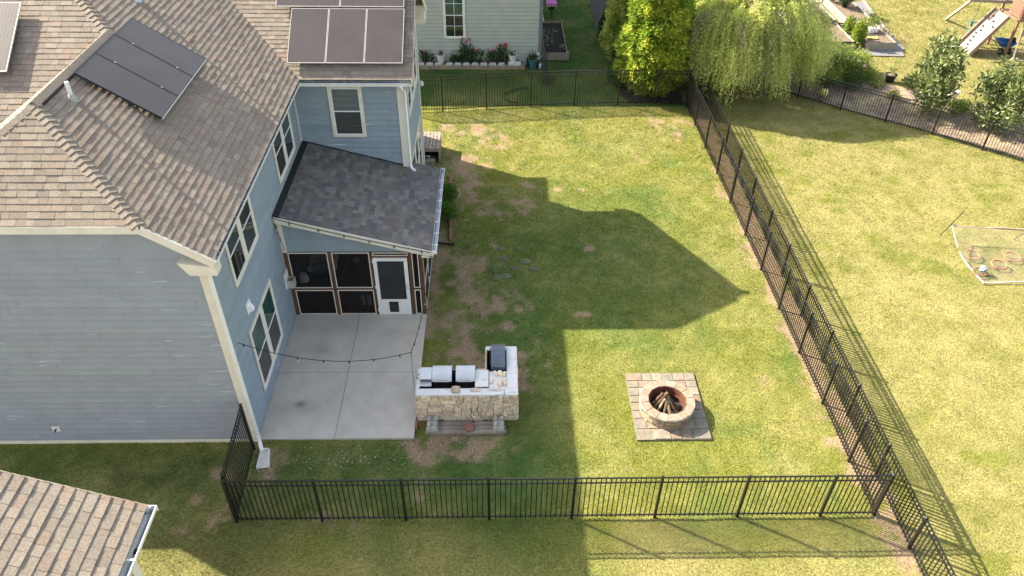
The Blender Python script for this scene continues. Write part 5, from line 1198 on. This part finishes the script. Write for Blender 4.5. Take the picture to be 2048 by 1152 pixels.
mb = MB(); mb.box(2.85,3.15,40.38,40.8,.55,.76); mb.build('basket','plastic',t_)
mb = MB()
for i in range(4): mb.box(2.74+i*.14,2.82+i*.14,40.36,40.40,.76,.80)
mb.build('fringe','white',t_)
# garden hose on the shaded grass
mb = MB(); pts = [(1.55,31.95),(1.2,31.9),(.8,31.75),(.5,31.45),(.40,31.1),(.46,30.8),(.62,30.55),(1.0,30.42)]
mb.tube([(x,y,.03) for x,y in pts], .018, 6); solo('garden_hose', mb, 'hose', (1,31.3,0), 'black garden hose curving on the shaded grass behind the back fence', 'hose')
# bunched netting with a leaning cane
t_ = thing('garden_netting', (2.45,32.6,0), 'bunch of dark plastic netting heaped behind the back fence', 'netting')
mb = MB(); r = random.Random(6)
for i in range(46):
    x, y = 2.4+r.uniform(-.25,.25), 32.6+r.uniform(-.9,1.3); th = r.uniform(0,6.28); pts = [(x+.22*math.cos(th+a*.9)*r.uniform(.6,1.2), y+.25*math.sin(th+a*.9)*r.uniform(.6,1.2), max(.02,.05+.14*math.sin(a*1.1+th)+r.uniform(-.03,.03))) for a in range(6)]
    mb.tube(pts, .004, 4, cap=False)
mb.build('mesh', 'hose', t_)
mb = MB(); mb.tube([(2.75,32.5,0),(2.35,33.4,.35),(2.28,33.6,.7)], .009, 5); mb.build('cane', 'hose', t_)
mb = MB(); mb.lathe([(.05,0),(.16,.15),(.12,.5),(.05,1.15),(.02,1.2)], (2.28,33.75,0), 9, sx=1.1, sy=.8); mb.build('wrap', seethrough('netting_wrap', (.03,.06,.07), .42, .9), t_)

# ------------------------------------------------------------------ vegetable garden
def bed(x0, x1, y0, y1, h, label, liner=False):
    b_ = thing('raised_bed', ((x0+x1)/2, (y0+y1)/2, 0), label, 'planter', 'wooden raised beds in the garden')
    for q in ((x0,x1,y0,y0+.045),(x0,x1,y1-.045,y1),(x0,x0+.045,y0+.045,y1-.045),(x1-.045,x1,y0+.045,y1-.045)):
        mb = MB(); mb.box(*q, 0, h*.49); mb.box(*q, h*.50, h); mb.build('board', 'bedwood', b_)
    xs_ = np.linspace(x0+.045, x1-.045, 12); ys_ = np.linspace(y0+.045, y1-.045, 18); A, B2 = np.meshgrid(xs_, ys_); z = h-.06+(fbm(A.ravel()*5, B2.ravel()*5, 4)-.5)*.09
    V = np.stack([A.ravel(), B2.ravel(), z], 1); I3 = np.arange(len(V)).reshape(18, 12); F3 = np.stack([I3[:-1,:-1], I3[:-1,1:], I3[1:,1:], I3[1:,:-1]], -1).reshape(-1, 4)
    npmesh('soil', V, F3, np.tile([.2,.15,.1], (len(F3), 1)), 'soil', b_, smooth=True)
    if liner:
        mb = MB(); r = random.Random(2); n_ = 9
        for i in range(n_):
            xa, xb = x0+(x1-x0)*i/n_, x0+(x1-x0)*(i+1)/n_; mb.hexa([(xa,y0-.03,h-.02),(xb,y0-.03,h-.02),(xb,y0+.14+r.uniform(0,.06),h-.03),(xa,y0+.14,h-.03),(xa,y0-.02,h+.02+r.uniform(0,.03)),(xb,y0-.02,h+.02),(xb,y0+.10,h+.03),(xa,y0+.10,h+.01)])
        mb.box(x0-.02,x0+.07,y0+.06,y1,h+.0,h+.012); mb.hexa([(x0-.03,y1-.3,h),(x0+.25,y1-.3,h),(x0+.25,y1,h),(x0-.03,y1,h),(x0,y1-.25,h+.08),(x0+.15,y1-.2,h+.05),(x0+.2,y1-.05,h+.06),(x0,y1-.05,h+.1)])
        mb.build('liner', 'tarp', b_)
    return b_
bed(18.33,19.76,36.40,39.55,.42,'front right wooden raised bed with the white planter box standing in it')
bed(16.25,17.72,36.35,38.95,.42,'front middle wooden raised bed with black liner folded over its edge',True)
bed(16.58,17.85,39.50,42.0,.42,'middle row raised bed with bare soil behind the black-lined bed')
bed(18.48,19.80,39.72,43.2,.42,'middle row raised bed with the bushy potted plant in it')
bed(14.35,15.85,36.6,39.3,.42,'raised bed half hidden behind the willow strands')
bed(16.6,17.9,42.2,44.8,.42,'raised bed at the top edge behind the bare soil bed')
bed(18.5,19.8,43.4,45.6,.42,'raised bed at the top edge behind the bushy potted plant')
mb = MB(); mb.hexa([(17.75,35.72,.02),(19.95,35.62,.02),(20.2,36.45,.02),(17.9,36.42,.02),(17.75,35.72,.035),(19.95,35.62,.035),(20.2,36.45,.035),(17.9,36.42,.035)]); mb.hexa([(17.72,36.42,.02),(18.32,36.42,.02),(18.32,43.5,.02),(17.86,43.5,.02),(17.72,36.42,.03),(18.32,36.42,.03),(18.32,43.5,.03),(17.86,43.5,.03)])
mb.hexa([(19.78,36.5,.02),(20.35,36.5,.02),(20.85,43.5,.02),(19.82,43.5,.02),(19.78,36.5,.03),(20.35,36.5,.03),(20.85,43.5,.03),(19.82,43.5,.03)]); solo('weed_cloth', mb, 'fabricmat', (18.5,36,.02), 'grey weed cloth spread around the raised beds', 'ground cloth')
mb = MB(); mb.box(15.9,16.24,36,45,.01,.028); mb.box(17.74,17.86,36.5,45,.01,.027); solo('weed_cloth', mb, 'fabricmat', (16,39,.01), 'strip of weed cloth in the aisle left of the middle beds', 'ground cloth')
mb = MB(); mb.beam((20.30,38.1,.07),(20.95,43.6,.07),.09,.12); solo('timber_edge', mb, 'woodgrey', (20.6,41,0), 'long grey timber edging along the right of the raised beds', 'timber')
mb = MB(); mb.beam((15.93,36.3,.07),(16.0,44,.07),.07,.12); solo('timber_edge', mb, 'woodgrey', (15.95,40,0), 'long pale timber between the willow and the middle beds', 'timber')
t_ = thing('planter_box', (19.05,38.0,.38), 'white planter box with a leafy plant in the front right bed', 'planter')
mb = MB(); mb.hexa([(18.93,37.72,.38),(19.32,37.72,.38),(19.32,38.02,.38),(18.93,38.02,.38),(18.90,37.70,.62),(19.35,37.70,.62),(19.35,38.04,.62),(18.90,38.04,.62)]); mb.build('box', 'white', t_)
n_ = 420; P = np.array([19.1,38.15,.8])+rng.normal(0,1,(n_,3))*np.array([.22,.25,.22]); leaves('foliage', P, sph(n_)+np.array([0,0,.3]), .11, .07, np.tile([.17,.22,.04],(n_,1)), t_)
mb = MB(); mb.box(18.72,18.80,37.95,38.9,.40,.62); solo('plank', mb, 'woodgrey', (18.76,38.4,.4), 'short tan plank standing on edge in the front right bed', 'plank')
mb = MB(); mb.hexa([(18.55,36.95,.40),(19.05,36.9,.40),(19.1,37.15,.40),(18.6,37.2,.40),(18.55,36.95,.425),(19.05,36.9,.425),(19.1,37.15,.425),(18.6,37.2,.425)]); solo('seed_tray', mb, 'yellow', (18.8,37,.4), 'flat yellow tray at the front corner of the right bed', 'tray')
pot('plant_pot', 17.35,39.1,.0,.19,.5,'plastic','black pot with a small plant between the two middle beds',plant=(40,.2,(.14,.20,.05),.16), group='black pots in the garden')
pot('plant_pot', 17.95,38.9,.0,.17,.42,'plastic','empty-looking black pot right of the first one between the beds', group='black pots in the garden')
pot('plant_pot', 19.05,41.6,.36,.20,.30,'plastic','black pot with a big bushy plant in the middle right bed', group='black pots in the garden')
bush('vegetable_plant', 19.05, 41.6, .48, 1.45, 'big grey-green bushy plant in the pot of the middle right bed', (.10,.16,.07), (.07,.11,.05), 1300, (.12,.08), 'plant', z0=.6)
bush('vegetable_plant', 18.65, 42.4, .3, 1.1, 'smaller dark leafy plant left of the big bushy one', (.08,.12,.05), (.06,.09,.04), 500, (.10,.06), 'plant', z0=.5)
for i, (x, y) in enumerate(((20.15,38.6),(20.2,39.3),(20.25,40.1),(20.1,37.9),(20.35,40.8))):
    pot('plant_pot', x, y, .03, .11, .18, 'plastic' if i % 2 == 0 else 'whitepot', ['small black nursery pot, middle of the line','small white nursery pot behind the timber edge','small black nursery pot fourth from the front','small white nursery pot nearest the front corner','small black nursery pot farthest back'][i]+' beside the right garden bed', plant=(14,.1,(.13,.18,.06),.10), group='nursery pots along the right bed')
pot('plant_pot', 18.05,32.75,0,.25,.36,'tarp','round dark pot with a sparse plant on the edge of the bark bed', plant=(70,.5,(.22,.26,.08),.15))
pot('bucket', 20.1,30.95,0,.21,.36,'whitepot','pale bucket just behind the wooden stake', cat='bucket', soil=False)
mb = MB(); mb.tube([(19.52,30.34,0),(19.50,30.32,1.25)], [.055,.05], 8); st = thing('wooden_stake', (19.52,30.34,0), 'upright wooden stake between the two magnolias', 'stake'); mb.build('shaft', 'woodgrey', st)
mb = MB(); mb.tube([(19.50,30.32,1.25),(19.50,30.33,2.12),(19.55,30.33,2.2)], [.055,.05,.03], 8); mb.build('wrapped_top', 'bark', st)
mb = MB(); a = np.array([14.22,31.02,.30]); mb.tube([a, a+np.array([.22,.02,-.06])], [.13,.17], 14); o = solo('pail', mb, 'yellow', (14.3,31.0,0), 'yellow pail with a white rim lying behind the angled fence', 'pail')
mb = MB(); mb.tube([a+np.array([.22,.02,-.06]), a+np.array([.26,.02,-.07])], [.18,.18], 14); mb.build('rim', 'white', o)

# ------------------------------------------------------------------ play set
SW = thing('play_set', (25,37,0), 'red cedar play set with climbing ramp, swing beam and ladder at the top right corner', 'play set')
mb = MB(); mb.beam((24.42,40.79,0),(23.42,37.55,2.1),.09,.14); mb.build('leg', 'woodgrey', SW)
mb = MB(); mb.beam((23.42,34.9,0),(23.42,37.40,2.05),.09,.09); 
mb = MB(); mb.beam((23.30,37.50,2.12),(26.2,37.15,2.12),.10,.14); mb.build('swing_beam', 'woodgrey', SW)
A = np.array([23.22,35.62,.05]); Bv = np.array([-.02,1.32,0.]); Cv = np.array([1.48,.42,1.70])
mb = MB(); mb.obox(A+np.array([0,.08,0]), Bv-np.array([0,.16,0]), Cv, np.array([-.018,0,.016])); ra = mb.build('ramp', mat('ramp_board', (.33,.28,.235), rough=.8, var=.15, scale=4), SW)
mb = MB(); mb.obox(A, np.array([0,.07,0]), Cv, np.array([-.13,0,.12])); mb.obox(A+Bv-np.array([0,.07,0]), np.array([0,.07,0]), Cv, np.array([-.13,0,.12])); mb.build('side_rail', 'brickrail', ra)
mb = MB(); r = random.Random(5)
for i in range(9): p = A+Bv*r.uniform(.25,.75)+Cv*(.12+i*.09)+np.array([-.03,0,.03]); mb.obox(p, (.05,0,.06), (0,.12,0), (-.03,0,.03))
mb.build('climbing_hold', 'plastic', ra)
mb = MB(); 
for (x, y) in ((24.95,35.75),(24.95,37.35),(26.5,35.75),(26.5,37.35)): mb.box(x-.05,x+.05,y-.05,y+.05,0,3.2)
mb.build('tower_post', 'cedar', SW)
mb = MB(); mb.box(24.9,26.6,35.7,37.4,1.70,1.78); mb.build('deck', 'cedar', SW)
mb = MB()
for i in range(14): mb.box(24.93+i*.12,25.03+i*.12,35.66,35.69,1.75,2.6)
for i in range(9): mb.box(24.88,24.90,35.75+i*.1,35.83+i*.1,1.85,2.6)
mb.box(24.88,26.6,35.63,35.655,2.45,2.58); mb.box(24.88,26.6,35.63,35.655,1.72,1.88); mb.build('wall_boards', 'cedar', SW)
mb = MB(); mb.beam((24.73,34.67,0),(25.25,35.72,1.78),.05,.11); mb.beam((25.33,34.50,0),(25.85,35.62,1.78),.05,.11); ld = mb.build('ladder', 'woodgrey', SW)
mb = MB()
for k_ in (.12,.30,.48,.66,.84): mb.beam(np.array([24.73,34.67,0])*(1-k_)+np.array([25.25,35.72,1.78])*k_, np.array([25.33,34.5,0])*(1-k_)+np.array([25.85,35.62,1.78])*k_, .10, .04)
mb.build('rung', 'woodgrey', ld)
mb = MB()
for (x, y, z) in ((23.85,37.45,1.1),(23.78,37.30,.75)): mb.tube([(x,y,2.05),(x,y,z)], .008, 4); mb.obox((x-.12,y-.08,z-.22), (.1,0,0), (0,.16,0), (0,0,.24))
mb.tube([(23.8,37.4,1.05),(24.6,37.35,1.0)], .02, 6); mb.box(24.0,24.6,37.25,37.45,.90,.95); gl = mb.build('glider_swing', mat('green_plastic', (.05,.15,.12), rough=.4), SW)
# wheelbarrow
Wb = thing('wheelbarrow', (25.1,36.1,0), 'two-wheeled blue wheelbarrow under the play set ramp', 'wheelbarrow')
mb = MB(); x0, x1, y0, y1 = 24.62,25.42,35.85,36.4
bt = [(24.85,35.98,.34),(25.25,35.98,.34),(25.25,36.28,.34),(24.85,36.28,.34)]; tp = [(24.58,35.80,.66),(25.42,35.80,.60),(25.42,36.46,.60),(24.58,36.46,.66)]
mb.poly(bt); 
for i in range(4): j = (i+1) % 4; mb.poly([bt[i],bt[j],tp[j],tp[i]]); mb.poly([np.array(bt[i])+np.array([0,0,.012]),np.array(tp[i])*.985+np.array([25.0,36.13,.62])*.015,np.array(tp[j])*.985+np.array([25.0,36.13,.62])*.015,np.array(bt[j])+np.array([0,0,.012])])
for i in range(4): mb.tube([tp[i],tp[(i+1) % 4]], .014, 6)
mb.build('tub', 'blue', Wb)
for (x, y) in ((24.82,35.92),(25.22,35.92)):
    mb = MB(); mb.tube([(x-.04,y,.17),(x+.04,y,.17)], .17, 18); wv = mb.build('wheel', 'plastic', Wb); mb = MB(); mb.tube([(x-.045,y,.17),(x+.045,y,.17)], .07, 12); mb.build('rim', 'woodgrey', wv)
mb = MB(); mb.tube([(24.85,36.5,.30),(24.80,36.95,.52)], .018, 6); mb.tube([(25.2,36.5,.30),(25.25,36.95,.52)], .018, 6); mb.tube([(24.82,35.92,.17),(24.85,36.5,.30)], .018, 6); mb.tube([(25.22,35.92,.17),(25.2,36.5,.30)], .018, 6); mb.tube([(24.75,35.92,.17),(25.3,35.92,.17)], .014, 6); mb.tube([(24.62,35.9,.4),(24.50,35.88,.08)], .016, 6)
mb.build('frame', 'woodgrey', Wb)
mb = MB(); mb.tube([(25.30,36.1,.62),(25.42,36.05,.66)], [.16,.17], 16); solo('rubber_bucket', mb, 'plastic', (25.3,36.1,.5), 'black rubber bucket tipped inside the blue wheelbarrow', 'bucket')

# ------------------------------------------------------------------ target net on the right lawn
NT = thing('target_net', (15.5,19.4,0), 'low black framed target net with orange-rimmed pockets on the right lawn', 'net')
mb = MB(); pb, pt_ = (14.82,20.57,0), (14.95,20.15,1.24); mb.tube([pb, pt_], .013, 6); mb.tube([(17.15,20.30,0),(17.6,19.9,1.2)], .013, 6); mb.build('pole', 'plastic', NT)
mb = MB(); mb.tube([(14.87,20.36,.55),(15.7,20.26,.53),(16.5,20.16,.52),(17.5,20.05,.53)], .013, 6); mb.build('crossbar', 'plastic', NT)
gx_ = np.linspace(0,1,23); gy_ = np.linspace(0,1,15)
def netp(u, v):
    L0 = np.array([14.90,20.33,.52]); L1 = np.array([14.60,18.9,.03])if False else None
    lx = 14.88+(-.10*math.sin(v*math.pi*.5)-.22*v*(1-v))+ (0 if v < .45 else .18*(v-.45)*1.5)
    y = 20.30-2.35*v-.2*u*(1-v); z = .50*(1-v)**1.7+.05+.015*math.sin(u*14+v*9)
    return np.array([lx*(1-u)+17.6*u, y+.08*u*v, max(z,.05)])
V = [netp(u, v) for v in gy_ for u in gx_]; nn = len(gx_)
mb = MB(); mb.v = [tuple(p) for p in V]
for j in range(14):
    for i in range(22): mb.f.append((j*nn+i, j*nn+i+1, (j+1)*nn+i+1, (j+1)*nn+i)); mb.c.append((.5,.5,.5))
mb.build('netting', 'net', NT)
def tape(path, w, m_, nm):
    mb = MB(); mb.tube([p+np.array([0,0,.005]) for p in path], w, 5); mb.build(nm, m_, NT)
tape([netp(0,v) for v in gy_[:6]], .018, 'redtape', 'edge_tape'); tape([netp(0,v) for v in gy_[6:]], .022, 'whitepot', 'edge_tape'); tape([netp(u,1) for u in gx_], .020, 'whitepot', 'edge_tape'); tape([netp(u,0)-np.array([0,0,.02]) for u in gx_], .022, 'redtape', 'edge_tape')
for i, (x, y, rx, ry) in enumerate(((15.22,19.30,.22,.22),(15.82,18.78,.24,.19),(16.45,19.18,.25,.20),(15.02,18.42,.22,.17),(16.75,18.2,.24,.2))):
    mb = MB(); ang_ = np.linspace(0, 2*math.pi, 17); zr_ = .13; mb.tube([(x+rx*math.cos(a)*(1 if abs(math.cos(a)) < .9 else .98), y+ry*math.sin(a), zr_+.03*math.sin(a)) for a in ang_], .025, 6, cap=False)
    pk = mb.build('pocket_ring', 'ring', NT); mb = MB(); mb.lathe([(1,0),(.85,-.06),(.5,-.09),(0,-.10)], (x,y,zr_), 16, sx=rx, sy=ry); mb.build('pocket', 'net', pk)
mb = MB(); mb.ball((15.12,18.45,.20), (.115,.115,.115), 16)
for i in range(len(mb.c)): mb.c[i] = (.62,.66,.68) if (i // 3) % 2 == 0 else (.06,.16,.22)
solo('ball', mb, 'paver', (15.1,18.4,.1), 'blue and white striped ball resting in a pocket of the net', 'ball')

# pale pebbles and petals scattered on the soil
n_ = 330; cl = [(-1.75,25.0,.35,.5),(-1.85,13.6,.12,.8),(-1.4,24.4,.5,.5),(-.9,11.9,.6,.3),(-4.2,11.55,1.5,.3),(-1.3,15.5,.6,1.5),(7.9,18,.25,8),(8.6,18,.2,9),(-2.9,11.5,1.2,.3)]
k_ = rng.integers(0, len(cl), n_); cl = np.array(cl)[k_]; px = cl[:,0]+rng.normal(0,.6,n_)*cl[:,2]; py = cl[:,1]+rng.normal(0,.6,n_)*cl[:,3]; s_ = rng.uniform(.006,.018,n_)
mb = MB()
for x, y, s in zip(px, py, s_):
    a = rng.uniform(0,6.28); c, d = math.cos(a)*s, math.sin(a)*s; q = rng.uniform(.5,1); mb.hexa([(x-c,y-d,.0),(x+d,y-c,.0),(x+c,y+d,.0),(x-d,y+c,.0),(x-c,y-d,.02),(x+d*q,y-c,.025),(x+c,y+d*q,.02),(x-d,y+c,.022)], tuple(np.array([.55,.52,.46])*q))
solo('pebbles', mb, 'paver', (0,15,0), 'pale pebbles and fallen petals scattered on the bare soil', 'pebbles', kind='stuff')
